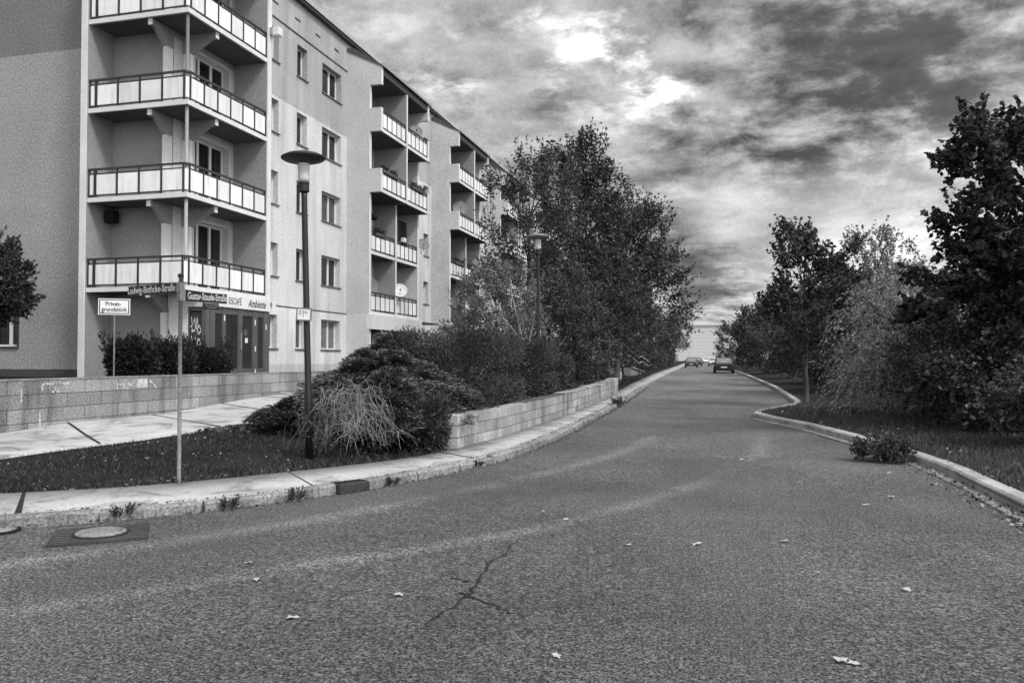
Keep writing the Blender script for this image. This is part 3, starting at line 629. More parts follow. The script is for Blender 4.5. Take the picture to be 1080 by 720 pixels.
# ------------------------------------------------------------------ loggia bays
b1, b2 = -15.86, -15.29
for i, (a, e) in enumerate(bays):
    md = (a + e) / 2; nx = -16.66
    for y0, y1 in ((a, a + .2), (e - .2, e)):
        zk = [1.96 + 2.8 * k for k in range(5)]
        poly = [(FX, .6), (b1, .6)]
        for k in (3, 4):
            zt = zk[k]; poly += [(b1, zt - 1.06), (b2, zt - 1.06), (b2, zt + .02), (b1, zt + .02)]
        poly += [(b1, 14.25), (b2, 14.25), (b2, 15.12), (nx, 15.98), (FX, 16.0)]
        mb = MB().prism(poly, 'y', y0, y1); sub(mb, 'side_wall', 'bay_wall', bld)
        for q0, q1 in ((.6, zk[3] - 1.06), (zk[3] + .02, zk[4] - 1.06), (zk[4] + .02, 14.25)): sub(MB().box(b1 + .001, b1 + .02, y0 - .01, y1 + .005, q0, q1 - .002), 'wall_edge', 'white_trim', bld)
        for q0, q1 in ((zk[3] - 1.06, zk[3] + .02), (zk[4] - 1.06, zk[4] + .02), (14.25, 15.1)): sub(MB().box(b2 + .001, b2 + .02, y0 - .01, y1 + .005, q0, q1), 'wall_edge', 'white_trim', bld)
    mb = MB(); mb.prism([(b2 + .05, 15.06), (b2 + .05, 15.14), (nx, 16.02), (FX, 16.04), (FX, 15.9)], 'y', a - .04, e + .04); sub(mb, 'bay_roof', 'roof_edge' if 0 else 'plinth_dark', bld)
    mb = MB().box(b2 + .052, b2 + .14, a - .06, e + .06, 15.06, 15.18); sub(mb, 'gutter', 'galv', bld)
    mb = MB().box(b2 - .06, b2 - .005, a + .2, e - .2, 14.74, 15.055); sub(mb, 'bay_lintel', 'dark_metal', bld)
    mb = MB().box(FX + .003, b2 - .06, a + .202, e - .202, 14.70, 14.74); sub(mb, 'bay_ceiling', 'soffit', bld)
    for k in range(1, 5):
        zt = 1.96 + 2.8 * k; zb = zt - 1.054; bx_ = b2 if k >= 3 else b1
        mb = MB().box(md - .07, md + .07, 0, 0, 0, 0); mb = MB()
        mb.box(FX + .003, bx_ + .015, md - .07, md + .07, zb + .14 if k > 1 else zb + .14, zb + 2.8 - .02 if k < 4 else 14.69); sub(mb, 'divider', 'white_trim' if 0 else 'loggia_wall', bld)
        mb = MB().box(bx_ + .0155, bx_ + .03, md - .075, md + .075, zb, zb + 2.78 if k != 2 and k < 4 else (zb + 2.78 if k == 2 else 14.69)); sub(mb, 'wall_edge', 'white_trim', bld)
        for q0, q1 in ((a + .2, md - .07), (md + .07, e - .2)):
            mb = MB().box(FX + .004, bx_, q0 + .002, q1 - .002, zb, zb + .14); bal = sub(mb, 'balcony', 'white_trim', bld)
            mb = MB().box(FX + .01, bx_ - .06, q0 + .01, q1 - .01, zb - .012, zb); sub(mb, 'soffit', 'soffit', bal)
            dark = (i == 1 and k == 1)
            rail(bal, (bx_ - .03, q0 + .03), (bx_ - .03, q1 - .03), zt, 5 if i else 5, gap=.17 if not dark else .06, pm='shop_frame' if dark else 'panel_white', single=(i == 0))
    # ground floor shop or entrance of each bay
    mb = MB().box(b1 - .1, b1 + .18, a - .02, e + .06, 3.02, 3.69); sub(mb, 'shop_fascia', 'white_trim' if i == 0 else 'loggia_wall', bld)
    fr = MB()
    for y in (a + .2, a + .9, a + 1.75, a + 2.6, md - .1, md + .2, e - .45): fr.box(b1 - .45, b1 - .3, y, y + .16, 1.05, 3.02)
    fr.box(b1 - .43, b1 - .32, a + .2, e - .2, 2.75, 3.02); ss = sub(fr, 'shopfront', 'shop_frame', bld)
    mb = MB().box(b1 - .40, b1 - .36, a + .2, e - .2, 1.05, 2.75); sub(mb, 'glazing', 'pane_dark', ss)
    if i == 0:
        mb = MB()
        for y0, y1 in ((a + .98, a + 1.80), (a + 1.84, a + 2.66)):
            mb.box(b1 - .3, b1 - .25, y0, y0 + .1, 1.1, 2.8); mb.box(b1 - .3, b1 - .25, y1 - .1, y1, 1.1, 2.8); mb.box(b1 - .3, b1 - .25, y0 + .1, y1 - .1, 2.68, 2.8); mb.box(b1 - .3, b1 - .25, y0 + .1, y1 - .1, 1.1, 1.3)
        sub(mb, 'door_frame', 'galv', ss)
    # canopy over the stair entrance between the bays
    mb = MB().prism([(FX, 3.72), (FX + 1.35, 3.62), (FX + 1.35, 3.55), (FX, 3.55)], 'y', e + .4, e + 2.6); sub(mb, 'canopy', 'dark_metal', bld)

# ------------------------------------------------------------------ things on the balconies
def dish(loc, r, mt, label, rz, tilt=25, arm=.35):
    e_ = empty('satellite_dish', loc, label, 'satellite dish', 'satellite dishes on the balconies', rz)
    mb = MB(); prof = [(r * q, .18 * r * q * q) for q in (.02, .3, .55, .8, 1.0)] + [(r * 1.02, .18 * r + .01), (r * .8, .12 * r - .02), (r * .3, -.02)]
    mb.lathe(prof, 20); o = mb.build('reflector', mt, e_, smooth=True); o.rotation_euler = (0, R(90 - tilt), 0)
    dx, dz = math.sin(R(90 - tilt)), math.cos(R(90 - tilt))
    p = Vector((dx * r * .75, 0, dz * r * .75 - .05))
    MB().tube([(.03, 0, -r * .9), (dx * r * .4, 0, -r * .55), tuple(p)], .012, 5).build('feed_arm', 'dark_metal', e_)
    MB().tube([tuple(p), tuple(p - Vector((dx, 0, dz)) * .1)], .035, 8).build('receiver', 'dark_metal', e_)
    MB().tube([(-.03, 0, -.02), (-arm, 0, -.06), (-arm, 0, -.45)], .02, 6).build('bracket', 'mid_metal', e_)
    return e_
dish((-15.75, 39.35, 13.55), .36, 'dish_grey', 'grey satellite dish mounted inside the topmost balcony before its end wall', R(-50))
dish((-15.75, 40.45, 7.75), .34, 'dish_grey', 'grey satellite dish on an arm beside the end of a second-floor balcony', R(-50), arm=.3)
dish((-15.72, 37.25, 5.02), .37, 'dish_white', 'bright white satellite dish above the first-floor balcony railing', R(-60))
dish((-16.35, 34.95, 5.0), .5, 'dish_grey', 'large pale satellite dish behind the first-floor balcony railing by the bay wall', R(-50), 10)
dish((-15.9, 47.0, 10.9), .48, 'dish_grey', 'large grey satellite dish on the further bay third-floor balcony', R(-55), 15)
dish((-16.0, 45.9, 4.95), .34, 'dish_grey', 'small grey satellite dish standing on the dark first-floor balcony of the further bay', R(-50), 20)
dish((-16.1, 49.6, 5.1), .34, 'dish_white', 'white satellite dish at the right part of the dark first-floor balcony', R(-50), 20)
fl = empty('flood_light', (OX + .06, CE - .1, 13.25), 'white outdoor lamp unit on the pale edge of the corner balcony wall', 'outdoor lamp')
MB().box(0, .1, -.05, .05, -.12, .12).build('bracket', 'galv', fl); MB().box(.02, .34, -.02, .26, -.16, .14).build('housing', 'sign_white', fl, bevel=.03); MB().tube([(.2, .26, 0), (.2, .36, .02)], .07, 10).build('lens', 'dark_metal', fl)
wl = empty('hanging_lantern', (-15.98, 34.75, 9.2), 'dark round lantern hanging under the upper balcony beside the bay wall', 'lantern')
MB().tube([(0, 0, 0), (0, 0, -.75)], .01, 5).build('cord', 'dark_metal', wl); MB().lathe([(.02, -.72), (.12, -.76), (.2, -.85), (.19, -.97), (.1, -1.06), (.03, -1.08)], 14).build('shade', 'cloth_black', wl, smooth=True); MB().tube([(0, 0, -1.08), (.03, .02, -1.75)], .012, 5).build('tassel', 'dark_metal', wl)
ld = empty('laundry', (-15.95, 37.55, 8.75), 'black garments hung up to dry over the second-floor balcony railing', 'laundry')
mb = MB()
for j in range(4):
    y = .1 + j * .27; zl = -.15 - 1.0 - .22 * (j % 2); pts = [(y + .24 * t, .03 * math.sin(9 * t + j)) for t in np.linspace(0, 1, 6)]
    for p, q in zip(pts[:-1], pts[1:]): mb.quad((p[1], p[0], -.1), (q[1], q[0], -.1), (q[1] * 2, q[0] - .01, zl), (p[1] * 2, p[0], zl)); mb.quad((p[1] - .03, p[0], -.1), (q[1] - .03, q[0], -.1), (q[1] * 2 - .03, q[0] - .01, zl), (p[1] * 2 - .03, p[0], zl))
mb.build('garment', 'cloth_black', ld); MB().tube([(0, -.15, -.09), (0, 1.4, -.09)], .012, 5).build('line', 'galv', ld)
box_ = empty('parcel', (-15.87, 38.05, 7.56), 'small white box resting on the second-floor balcony railing', 'box')
MB().box(-.1, .1, -.16, .16, 0, .2).build('carton', 'sign_white', box_, bevel=.01); MB().box(-.102, .102, -.165, .165, .2, .225).build('lid', 'sign_white', box_)
sp = empty('loudspeaker', (-19.05, 21.6, 6.2), 'black box hanging in the upper inner corner of the lowest corner balcony', 'box')
MB().box(-.17, .17, -.14, .14, -.22, .18).build('housing', 'cloth_black', sp, bevel=.02); MB().box(-.05, .05, .14, .27, .0, .1).build('bracket', 'dark_metal', sp)
# ================================================================== walls by the path and pavement
rw = empty('retaining_wall', (WX, 15, .3), 'tall stained block retaining wall with white paint tags along the sloping path', 'wall')
mb = MB(); ys = np.arange(3.0, 27.0, 1.0)
for y in ys: mb.box(WX - .36, WX, y + .002, y + .998, -.1, 1.18)
mb = MB().box(WX - .36, WX, 3, 27, -.1, 1.215); mb.build('blockwork', 'block_wall', rw, (WX, 15, -.105))
mb = MB()
for y in np.arange(3, 27, .92): mb.box(WX - .40, WX + .012, y + .004, y + .916, 1.217, 1.245)
mb.build('coping', 'kerb_stone', rw, (WX, 15, .3))
rw.location = (WX, 15, 0)
for o in rw.children: o.location = (0, 0, 0 if o.name.startswith('blockwork') else .3)
for o in rw.children:
    if o.name.startswith('blockwork'): o.location.z = -.105
mb = MB(); fw_ = lambda y, z: (WX + .006, y, z)
def drip(y, z, h): scrawl(mb, [(y, z), (y + .01, z - h)], .035, fw_)
for pts in ([(12.55, 1.13), (12.62, 1.15), (12.95, 1.13), (13.2, 1.15)], [(12.55, 1.12), (12.56, 1.02)], [(12.86, 1.13), (12.87, .98)], [(12.80, .99), (12.93, .99)], [(13.02, 1.13), (13.05, 1.03)], [(13.1, 1.12), (13.14, 1.05)],
            [(14.5, 1.1), (14.52, .98)], [(14.5, 1.12), (14.58, 1.05), (14.66, 1.12), (14.7, 1.02)], [(14.85, 1.1), (14.9, 1.02), (14.98, 1.12)], [(15.5, 1.13), (15.62, 1.08), (15.72, .98)]): scrawl(mb, pts, .035, fw_)
drip(12.08, 1.05, .22); drip(12.5, .62, .26); mb.prism([(15.1, 1.0), (15.45, 1.0), (15.42, 1.18), (15.12, 1.18)], 'x', WX + .002, WX + .006)
o = mb.build('paint_tag', 'paint_faded', rw, (WX, 15, 0))
lw = empty('garden_wall', (-4.2, 24, .1), 'long low pale block wall between pavement and shrubs', 'wall')
LWp = [(-4.38, 12.85), (-4.2, 15), (-4.15, 18), (-4.13, 21.5), (-4.22, 26), (-4.4, 30.5), (-4.60, 35.0)]
mb = MB(); cp = MB(); yy = np.linspace(12.85, 35, 23); xx = np.interp(yy, [p[1] for p in LWp], [p[0] for p in LWp])
for i in range(22):
    a, c = (xx[i], yy[i]), (xx[i + 1], yy[i + 1]); st = math.floor(i / 4) * 4; zt = .66 + float(zr(yy[min(st + 2, 22)])) + .012 * (i // 4)
    j = len(mb.v)
    for z in (-.1, zt):
        for (x, y), s_ in ((a, 0), (c, 0), (c, -.34), (a, -.34)): mb.v.append((x + s_, y, z))
    for q in ((3, 2, 1, 0), (4, 5, 6, 7), (0, 1, 5, 4), (1, 2, 6, 5), (2, 3, 7, 6), (3, 0, 4, 7)): mb.f.append(tuple(j + k for k in q))
mb.build('blockwork', 'low_block_wall', lw, (-4.2, 24, .1))
# ================================================================== street lamps
def lamp(name_label, x, y, z, lean, light_top=False, sign=False):
    L = empty('street_lamp', (x, y, z), name_label, 'street lamp', 'street lamps along the pavement')
    L.rotation_euler = (0, R(-lean), 0)
    MB().lathe([(.062, -.1), (.062, .9), (.05, .95), (.044, 3.9), (.044, 4.02)], 14).build('post', 'black_paint', L, smooth=True)
    MB().lathe([(.05, 3.98), (.08, 4.0), (.08, 4.10), (.085, 4.12), (.085, 4.14)], 16).build('collar', 'black_paint', L)
    MB().lathe([(.078, 4.14), (.088, 4.2), (.088, 4.40), (.092, 4.46)], 18).build('lens', 'opal', L, smooth=True)
    MB().lathe([(.09, 4.43), (.17, 4.445), (.30, 4.485), (.335, 4.51), (.335, 4.525), (.26, 4.565), (.14, 4.60), (.03, 4.615)], 32).build('shade', 'mid_metal' if light_top else 'dish_dark', L, smooth=True)
    MB().box(-.035, .035, -.066, .0, .35, .62).build('service_hatch', 'black_paint', L)
    if sign:
        s = empty('notice_plate', (x - .052, y - .095, z + 2.12), 'small white framed notice plate fixed to the dark lamp post', 'sign'); s.rotation_euler = (0, R(3), R(18))
        MB().box(-.105, .105, -.012, 0, -.088, .088).build('plate', 'sign_white', s)
        mb = MB(); mb.box(-.115, -.095, -.018, .002, -.098, .098); mb.box(.095, .115, -.018, .002, -.098, .098); mb.box(-.095, .095, -.018, .002, .08, .098); mb.box(-.095, .095, -.018, .002, -.098, -.08); mb.build('frame', 'mid_metal', s)
        mb = MB()
        for a, c, d, e_ in ((-.07, -.058, -.01, .05), (-.058, -.035, .04, .05), (-.058, -.04, .012, .02), (-.058, -.035, -.01, -.002), (-.015, -.004, -.05, .04), (-.02, .0, .03, .052), (.012, .045, .035, .045), (.012, .024, .005, .035), (.04, .052, .01, .03)): mb.box(a, c, -.0145, -.0125, d, e_)
        mb.build('lettering', 'ink_soft', s)
    return L
lamp('tall black street lamp with dark mushroom shade leaning beside the bramble', -6.12, 11.05, .17, 1.7, False, True)
lamp('more distant street lamp with pale shade rising from the shrubs behind the low wall', -5.40, 23.2, .72, 0, True)
# ================================================================== street name sign
PX, PY = -6.57, 8.63
pz = float(h_left(np.array([PX]), np.array([PY]))[0])
sp_ = empty('street_sign', (PX, PY, pz), 'two black street name blades on a slender galvanised pole in the grass', 'street sign')
MB().tube([(0, 0, -.1), (0, 0, 2.63 - pz)], .024, 12).build('pole', 'galv_pole', sp_, smooth=True)
MB().lathe([(.036, 0), (.036, .03), (.02, .045)], 12, (0, 0, 2.63 - pz)).build('cap', 'ink', sp_)
def blade(dv, L, zc, h, words, rz, txt):
    zc -= pz; Z = Vector((0, 0, zc)); p0 = dv * .035; p1 = dv * L
    b_ = MB().bar(p0 + Z, p1 + Z, .022, h).build('name_blade', 'street_blade', sp_); b_['label'] = txt
    mid = (p0 + p1) / 2 + dv * .025; nrm = Vector((math.sin(rz), -math.cos(rz), 0)) * .0135
    t_ = text('lettering', words, h * 1.02, 'letter_white', b_, (mid.x + nrm.x, mid.y + nrm.y, zc + .004), (R(90), 0, rz), 1, 0, .0015, ext=.001)
    xs_ = [q.co.x for q in t_.data.vertices]; f = (L - .1) / (max(xs_) - min(xs_))
    for q in t_.data.vertices: q.co.x *= f
    MB().bar(dv * -.03 + Z, p0 * 1.3 + Z, .066, h * 1.02).build('clamp', 'galv_pole', sp_)
dv = Vector((-1.1, .36, 0)).normalized()
blade(dv, 1.12, 2.50, .125, 'Ludwig-Bethcke-Straße', math.atan2(-dv.y, -dv.x), 'blade pointing left reading Ludwig-Bethcke-Straße')
dv = Vector((.30, .95, 0)).normalized()
blade(dv, .68, 2.40, .125, 'Gustav-Staude-Straße', math.atan2(dv.y, dv.x), 'blade pointing right reading Gustav-Staude-Straße')
tb = MB().bar(Vector((dv.x * .32, dv.y * .32, 2.29 - pz)), Vector((dv.x * .56, dv.y * .56, 2.29 - pz)), .012, .085).build('small_plate', 'street_blade', sp_)
mb = MB(); n_ = Vector((dv.y, -dv.x, 0)) * .0075
for zz, a0, a1_ in ((2.315, .34, .54), (2.293, .36, .52), (2.271, .39, .49)):
    t = a0
    while t < a1_:
        l = .02 + .025 * random.random(); q = dv * t + n_; r_ = dv * (t + l) + n_
        mb.bar((q.x, q.y, zz - pz), (r_.x, r_.y, zz - pz), .002, .007); t += l + .01
mb.build('small_print', 'dish_grey', tb)
# private property sign behind the wall
ps = empty('property_sign', (-13.25, 15.15, 1.05), 'white rectangular notice on a thin post reading Privat-grundstück above the dark shrub', 'sign', rz=R(32))
MB().tube([(0, 0, -.1), (0, 0, 1.55)], .018, 10).build('post', 'galv_pole', ps)
MB().box(-.325, .325, -.035, -.03, 1.56, 1.92).build('rim', 'sign_white', ps); MB().box(-.305, .305, -.037, -.0352, 1.58, 1.90).build('border', 'ink', ps); MB().box(-.285, .285, -.039, -.0372, 1.60, 1.88).build('plate', 'sign_white', ps)
text('lettering', 'Privat-', .13, 'ink', ps, (-.02, -.041, 1.80), (R(90), 0, 0), .95, 0, .002); text('lettering', 'grundstück', .13, 'ink', ps, (0, -.041, 1.675), (R(90), 0, 0), .88, 0, .002)
# ================================================================== drain covers, gully
mc = empty('manhole_cover', (-5.56, 6.22, .005), 'oval-looking pale round manhole cover in a dark square frame in the road', 'manhole cover', rz=R(38))
MB().box(-.40, .40, -.36, .36, -.03, .010).build('frame', 'frame_concrete', mc)
mb = MB()
for s_ in (-1, 1):
    mb = MB()
    for i in range(7): mb.box(s_ * .30 - .07, s_ * .30 + .07, -.31 + i * .1, -.275 + i * .1, .012, .017)
    mb.build('grille', 'plinth_dark', mc)
mb = MB(); MB().lathe([(.215, -.02), (.215, .026), (.20, .032)], 28).build('lid', 'kerb_stone', mc); MB().lathe([(.245, -.02), (.245, .017), (.218, .018)], 28).build('ring', 'joint', mc)
vc = empty('valve_cover', (-6.62, 6.12, .003), 'small pale oval valve cover in the road hard against the kerb', 'valve cover', rz=R(38))
MB().lathe([(.15, -.02), (.15, .012), (.13, .016)], 20).build('lid', 'kerb_stone', vc); MB().lathe([(.185, -.02), (.185, .008), (.152, .009)], 20).build('ring', 'soil', vc)
gy = empty('drain_gully', (-4.37, 8.98, .0), 'dark iron drain gully set into the gap of the kerb', 'drain', rz=R(62))
MB().box(-.22, .22, -.02, .22, -.1, .122).build('casing', 'frame_concrete', gy, bevel=.015); mb = MB()
for i in range(5): mb.box(-.20 + i * .088, -.15 + i * .088, .04, .19, .122, .127)
mb.build('grate', 'soil', gy)
# ================================================================== foliage
def unit(v): return v / (np.linalg.norm(v, axis=-1, keepdims=True) + 1e-9)
def foliage(seed, clumps, tw_per, twig, lpt, leaf, out=.6, upb=.3, rnd=.8, droop=0., asp=.55, along=.2, cen=None, jit=.12, flatn=.6):
    """clumps (K,4): xyz + radius. returns quads of leaves set along twigs that radiate from each clump"""
    r = np.random.default_rng(seed); cl = np.asarray(clumps, float); K = len(cl)
    tw_per = int(tw_per * 1.35); lpt = int(lpt * 1.25); idx = np.repeat(np.arange(K), tw_per); n = len(idx)
    o = r.normal(0, 1, (n, 3)); o = unit(o) * (r.random((n, 1)) ** .5); s = cl[idx, :3] + o * cl[idx, 3:4] * .75
    c0 = np.array(cen if cen is not None else cl[:, :3].mean(0)); od = unit(s - c0)
    d = unit(od * out + np.array([0, 0, upb]) + r.normal(0, 1, (n, 3)) * rnd * .5)
    L = twig * r.uniform(.5, 1.25, (n, 1)); ti = np.repeat(np.arange(n), lpt); m = len(ti)
    t = r.uniform(.1, 1, (m, 1)) ; p = s[ti] + d[ti] * L[ti] * t + r.normal(0, 1, (m, 3)) * jit * twig * (1.1 - t)
    p[:, 2] -= (droop * twig * t[:, 0] ** 2)
    nn = unit(r.normal(0, 1, (m, 3)) + np.array([0, 0, flatn * 1.5])); a = unit(np.cross(nn, r.normal(0, 1, (m, 3)))); tw = d[ti].copy(); tw[:, 2] -= 2 * droop * t[:, 0] * .6
    a = unit(a * (1 - along) + unit(tw) * along); b = unit(np.cross(nn, a)); l = leaf * r.uniform(.4, 1.4, (m, 1)); wd = l * asp * r.uniform(.75, 1.2, (m, 1))
    V = np.stack([p - a * l * .5, p + b * wd * .5 - a * l * .05, p + a * l * .5, p - b * wd * .5 - a * l * .05], 1).reshape(-1, 3)
    return V, np.arange(4 * m).reshape(-1, 4), s, s + d * L * np.array([1, 1, 1]) - np.array([0, 0, 1]) * droop * twig * .8
def clumps_in(seed, ell, n, rr, shell=.45):
    """n clump centres in a union of ellipsoids (cx,cy,cz,rx,ry,rz)"""
    r = np.random.default_rng(seed); E = np.asarray(ell, float); vol = E[:, 3] * E[:, 4] * E[:, 5]; k = r.choice(len(E), n, p=vol / vol.sum())
    o = unit(r.normal(0, 1, (n, 3))) * (shell + (1 - shell) * r.random((n, 1)) ** .6); c = E[k, :3] + o * E[k, 3:]
    return np.concatenate([c, rr * r.uniform(.65, 1.3, (n, 1))], 1)
def tree(name, label, cat, loc, ell, nclump, crad, tw, twig, lpt, leaf, lm, seed, trunk=(.12, .05), fork=None, limbs=14, group=None, bark='bark', trunk_label=None, lean=(0, 0), twigs=0, **kw):
    root = empty(name, loc, label, cat, group); cl = clumps_in(seed, ell, nclump, crad, kw.pop('shell', .4))
    cl[:, 2] = np.maximum(cl[:, 2], kw.pop('floor', .15))
    E = np.asarray(ell, float); cen = (E[:, :3] * E[:, 3:4]).sum(0) / E[:, 3].sum(); kw.setdefault('cen', (cen[0], cen[1], cen[2] - E[:, 5].max() * .4))
    V, Q, s, e_ = foliage(seed + 1, cl, tw, twig, lpt, leaf, **kw)
    npmesh('crown', V, Q, lm, root)
    r = np.random.default_rng(seed + 2); top = (E[:, 2] + E[:, 5]).max(); fz = fork if fork else max(.3, (E[:, 2] - E[:, 5]).min() + .3)
    mb = MB(); h = top * .85; pts = []
    for i in range(9):
        z = -.15 + (h + .15) * i / 8; f = z / h; pts.append((lean[0] * f + cen[0] * max(0, f - .25) + r.normal(0, .03) * h * .1, lean[1] * f + cen[1] * max(0, f - .25) + r.normal(0, .03) * h * .1, z))
    mb.tube(pts, [trunk[0] * (1.25 if i == 0 else 1) * (1 - i / 8) + trunk[1] * .25 * i / 8 for i in range(9)], 9)
    pk = r.permutation(len(cl))[:limbs]; P = np.array(pts)
    for i in pk:
        q = cl[i, :3]; z0 = min(max(fz, q[2] - .55 * np.linalg.norm(q[:2]) - .5), h * .95)
        b0 = np.array([np.interp(z0, P[:, 2], P[:, 0]), np.interp(z0, P[:, 2], P[:, 1]), z0]); md_ = (b0 + q) / 2 + np.array([0, 0, .12 * np.linalg.norm(q - b0)]) + r.normal(0, .06, 3)
        rb = trunk[1] * r.uniform(.5, 1); mb.tube([b0, md_, q], [rb, rb * .6, rb * .25], 6)
    for i in r.permutation(len(s))[:twigs]: mb.tube([s[i], (s[i] + e_[i]) / 2, e_[i]], [.012, .009, .005], 4, False)
    mb.build('trunk', bark, root, smooth=True); return root
rough_ell = lambda cx, cy, cz, rx, ry, rz_: (cx, cy, cz, rx, ry, rz_)
# --- left group behind the low wall
tree('deciduous_tree', 'tall airy tree with upright twigs nearest the facade balconies', 'tree', (-8.6, 35, .95), [(0, 0, 6.4, 2.3, 2.3, 3.4), (-.5, 0, 3.6, 2.0, 2.0, 2.2), (1.0, .3, 7.4, 1.2, 1.2, 2.6)], 100, .36, 8, 1.25, 17, .13, 'leaf_dark', 11, (.14, .05), upb=.9, out=.5, rnd=.7, twigs=160)
tree('deciduous_tree', 'tallest dense tree with drooping top twigs in the middle of the left group', 'tree', (-7.0, 40.5, .95), [(0, 0, 6.8, 1.9, 1.9, 5.2), (.5, 0, 10.4, 1.1, 1.1, 1.5), (-1.1, 0, 9.8, 1.0, 1.0, 1.6), (1.3, 0, 9.2, 1.0, 1.0, 1.6), (.2, 0, 4.6, 2.6, 2.4, 3.0)], 185, .6, 10, 1.0, 17, .15, 'leaf_dark', 21, (.17, .06), upb=.6, out=.5, droop=.15, twigs=120)
tree('deciduous_tree', 'broad tree with branches reaching out over the pavement at the right of the left group', 'tree', (-6.4, 48, .75), [(0, 0, 5.6, 3.6, 3.2, 3.8), (1.2, 0, 7.4, 2.2, 2, 3.0), (1.6, 0, 4.6, 3.0, 2.5, 2.2)], 165, .55, 10, 1.3, 18, .16, 'leaf_dark', 31, (.17, .07), upb=.35, out=.9, rnd=.8, twigs=160)
tree('small_tree', 'low dark round-crowned tree overhanging the end of the low wall', 'tree', (-5.9, 37.5, .55), [(0, 0, 2.9, 2.1, 2.2, 1.7), (.3, 0, 4.0, 1.5, 1.5, 1.2)], 85, .45, 10, .6, 20, .10, 'leaf_dark', 41, (.10, .04), fork=1.2, upb=.1, out=.7, droop=.2, floor=1.3)
tree('flowering_shrub', 'pale-leaved loose shrub in front of the further balcony bay', 'shrub', (-7.9, 27.6, .75), [(0, 0, 2.2, 1.5, 1.4, 1.9), (-.7, 0, 1.5, 1.2, 1.1, 1.4), (.6, 0, 2.7, .8, .8, 1.4)], 85, .32, 9, .55, 17, .095, 'leaf_pale', 51, (.05, .03), upb=.5, limbs=24)
tree('flowering_shrub', 'rounded mid-grey shrub behind the distant street lamp', 'shrub', (-5.8, 30.0, .7), [(0, 0, 2.3, 1.5, 1.4, 2.0), (.4, 0, 1.4, 1.5, 1.4, 1.3), (-.4, 0, 3.3, .9, .9, 1.0)], 95, .34, 10, .55, 17, .09, 'leaf_mid', 61, (.05, .03), upb=.4, limbs=22)
sb_ = empty('sapling', (-6.9, 26.2, .75), 'thin pale-stemmed sapling with hanging leaf tufts beside the distant lamp', 'sapling')
mb = MB(); stems = [[(.45, 0, 0), (.25, 0, 1.6), (-.1, 0, 3.0), (-.22, 0, 4.1)], [(.4, 0, 0), (.05, .1, 1.7), (-.7, .1, 2.6), (-1.1, .1, 3.0)], [(.4, 0, 0), (.5, 0, 1.5), (.75, 0, 2.6)]]
for st in stems: mb.tube(st, [.03, .025, .016, .008][:len(st)], 6)
mb.build('trunk', 'bark_pale', sb_, smooth=True)
cl = [(-.22, 0, 3.9, .28), (-.25, 0, 3.5, .22), (-.5, .1, 2.5, .25), (-1.0, .1, 2.9, .3), (-1.3, .1, 2.8, .25), (.75, 0, 2.5, .3), (.85, 0, 2.1, .25), (.1, 0, 2.4, .2), (-.8, .1, 2.1, .25), (.4, 0, 1.4, .25)]
V, Q, _, _ = foliage(71, cl, 12, .34, 14, .085, droop=.9, upb=.2, asp=.4, along=.7); npmesh('crown', V, Q, 'leaf_pale', sb_)
# --- junipers and clipped conifers of the bed
def juniper(label, loc, spread, h, nf, seed, mt='needle', group='low conifers in the bed'):
    root = empty('juniper', loc, label, 'conifer shrub', group); r = np.random.default_rng(seed); n = nf
    th = r.uniform(0, 2 * math.pi, n); lay = (np.arange(n) + .5) / n; reach = (1 - lay ** 1.6 * .75) * r.uniform(.7, 1.12, n)
    dx = np.stack([np.cos(th) * spread[0], np.sin(th) * spread[1]], -1) * reach[:, None]; z0 = h * (.10 + .85 * lay); rise = h * r.uniform(.02, .22, n)
    k = 620; ti = np.repeat(np.arange(n), k); m = n * k; t = r.uniform(.12, 1.0, (m, 1)) ** .75
    D = np.concatenate([dx, rise[:, None]], 1); L = np.linalg.norm(dx, axis=1)[:, None]; d = unit(D); side = unit(np.stack([-d[:, 1], d[:, 0], 0 * d[:, 0]], -1))
    wfan = (.34 * np.sin(np.pi * np.clip(t, 0, 1) ** .8) + .04) * np.minimum(L[ti], 1.3); lat = r.uniform(-1, 1, (m, 1)); q = np.round(lat * 4) / 4 + r.normal(0, .05, (m, 1))
    p = np.array([0, 0, 1.]) * z0[ti][:, None] + D[ti] * t + side[ti] * q * wfan + d[ti] * np.abs(q) * .14 + r.normal(0, .022, (m, 3))
    p[:, 2] += -.10 * np.abs(q[:, 0]) + .10 * np.sin(3.0 * t[:, 0]) - .10 * t[:, 0] ** 3 + .02 * np.sin(q[:, 0] * 20); p[:, 2] = np.maximum(p[:, 2], .03)
    a = unit(d[ti] + side[ti] * (q * .9 + r.normal(0, .35, (m, 1))) + r.normal(0, .22, (m, 3))); nn = unit(r.normal(0, .5, (m, 3)) + np.array([0, 0, 1.])); b = unit(np.cross(nn, a)); l = r.uniform(.05, .11, (m, 1)); wd = l * .28
    V = np.stack([p - a * l * .5, p + b * wd * .5, p + a * l * .5, p - b * wd * .5], 1).reshape(-1, 3); npmesh('foliage', V, np.arange(4 * m).reshape(-1, 4), mt, root)
    mb = MB()
    for i in r.permutation(n)[:30]: mb.tube([(0, 0, .05), (0, 0, z0[i]), tuple(np.array([0, 0, z0[i]]) + D[i] * .85)], [.025, .018, .005], 5)
    mb.build('branch', 'bark', root); return root
juniper('large spreading juniper with layered feathery sprays behind the bramble', (-6.2, 13.9, .42), (2.0, 1.8), 1.22, 150, 101)
juniper('juniper crest with pale feathery tips behind the spreading juniper', (-6.4, 14.9, .55), (1.1, 1.1), 1.42, 80, 106)
juniper('feathery juniper spilling over the near end of the low wall', (-5.45, 12.4, .25), (.75, .8), 1.1, 60, 102)
juniper('outlying juniper sprays reaching over the pale path', (-7.5, 13.2, .32), (1.25, .9), .55, 36, 103, 'needle_dark')
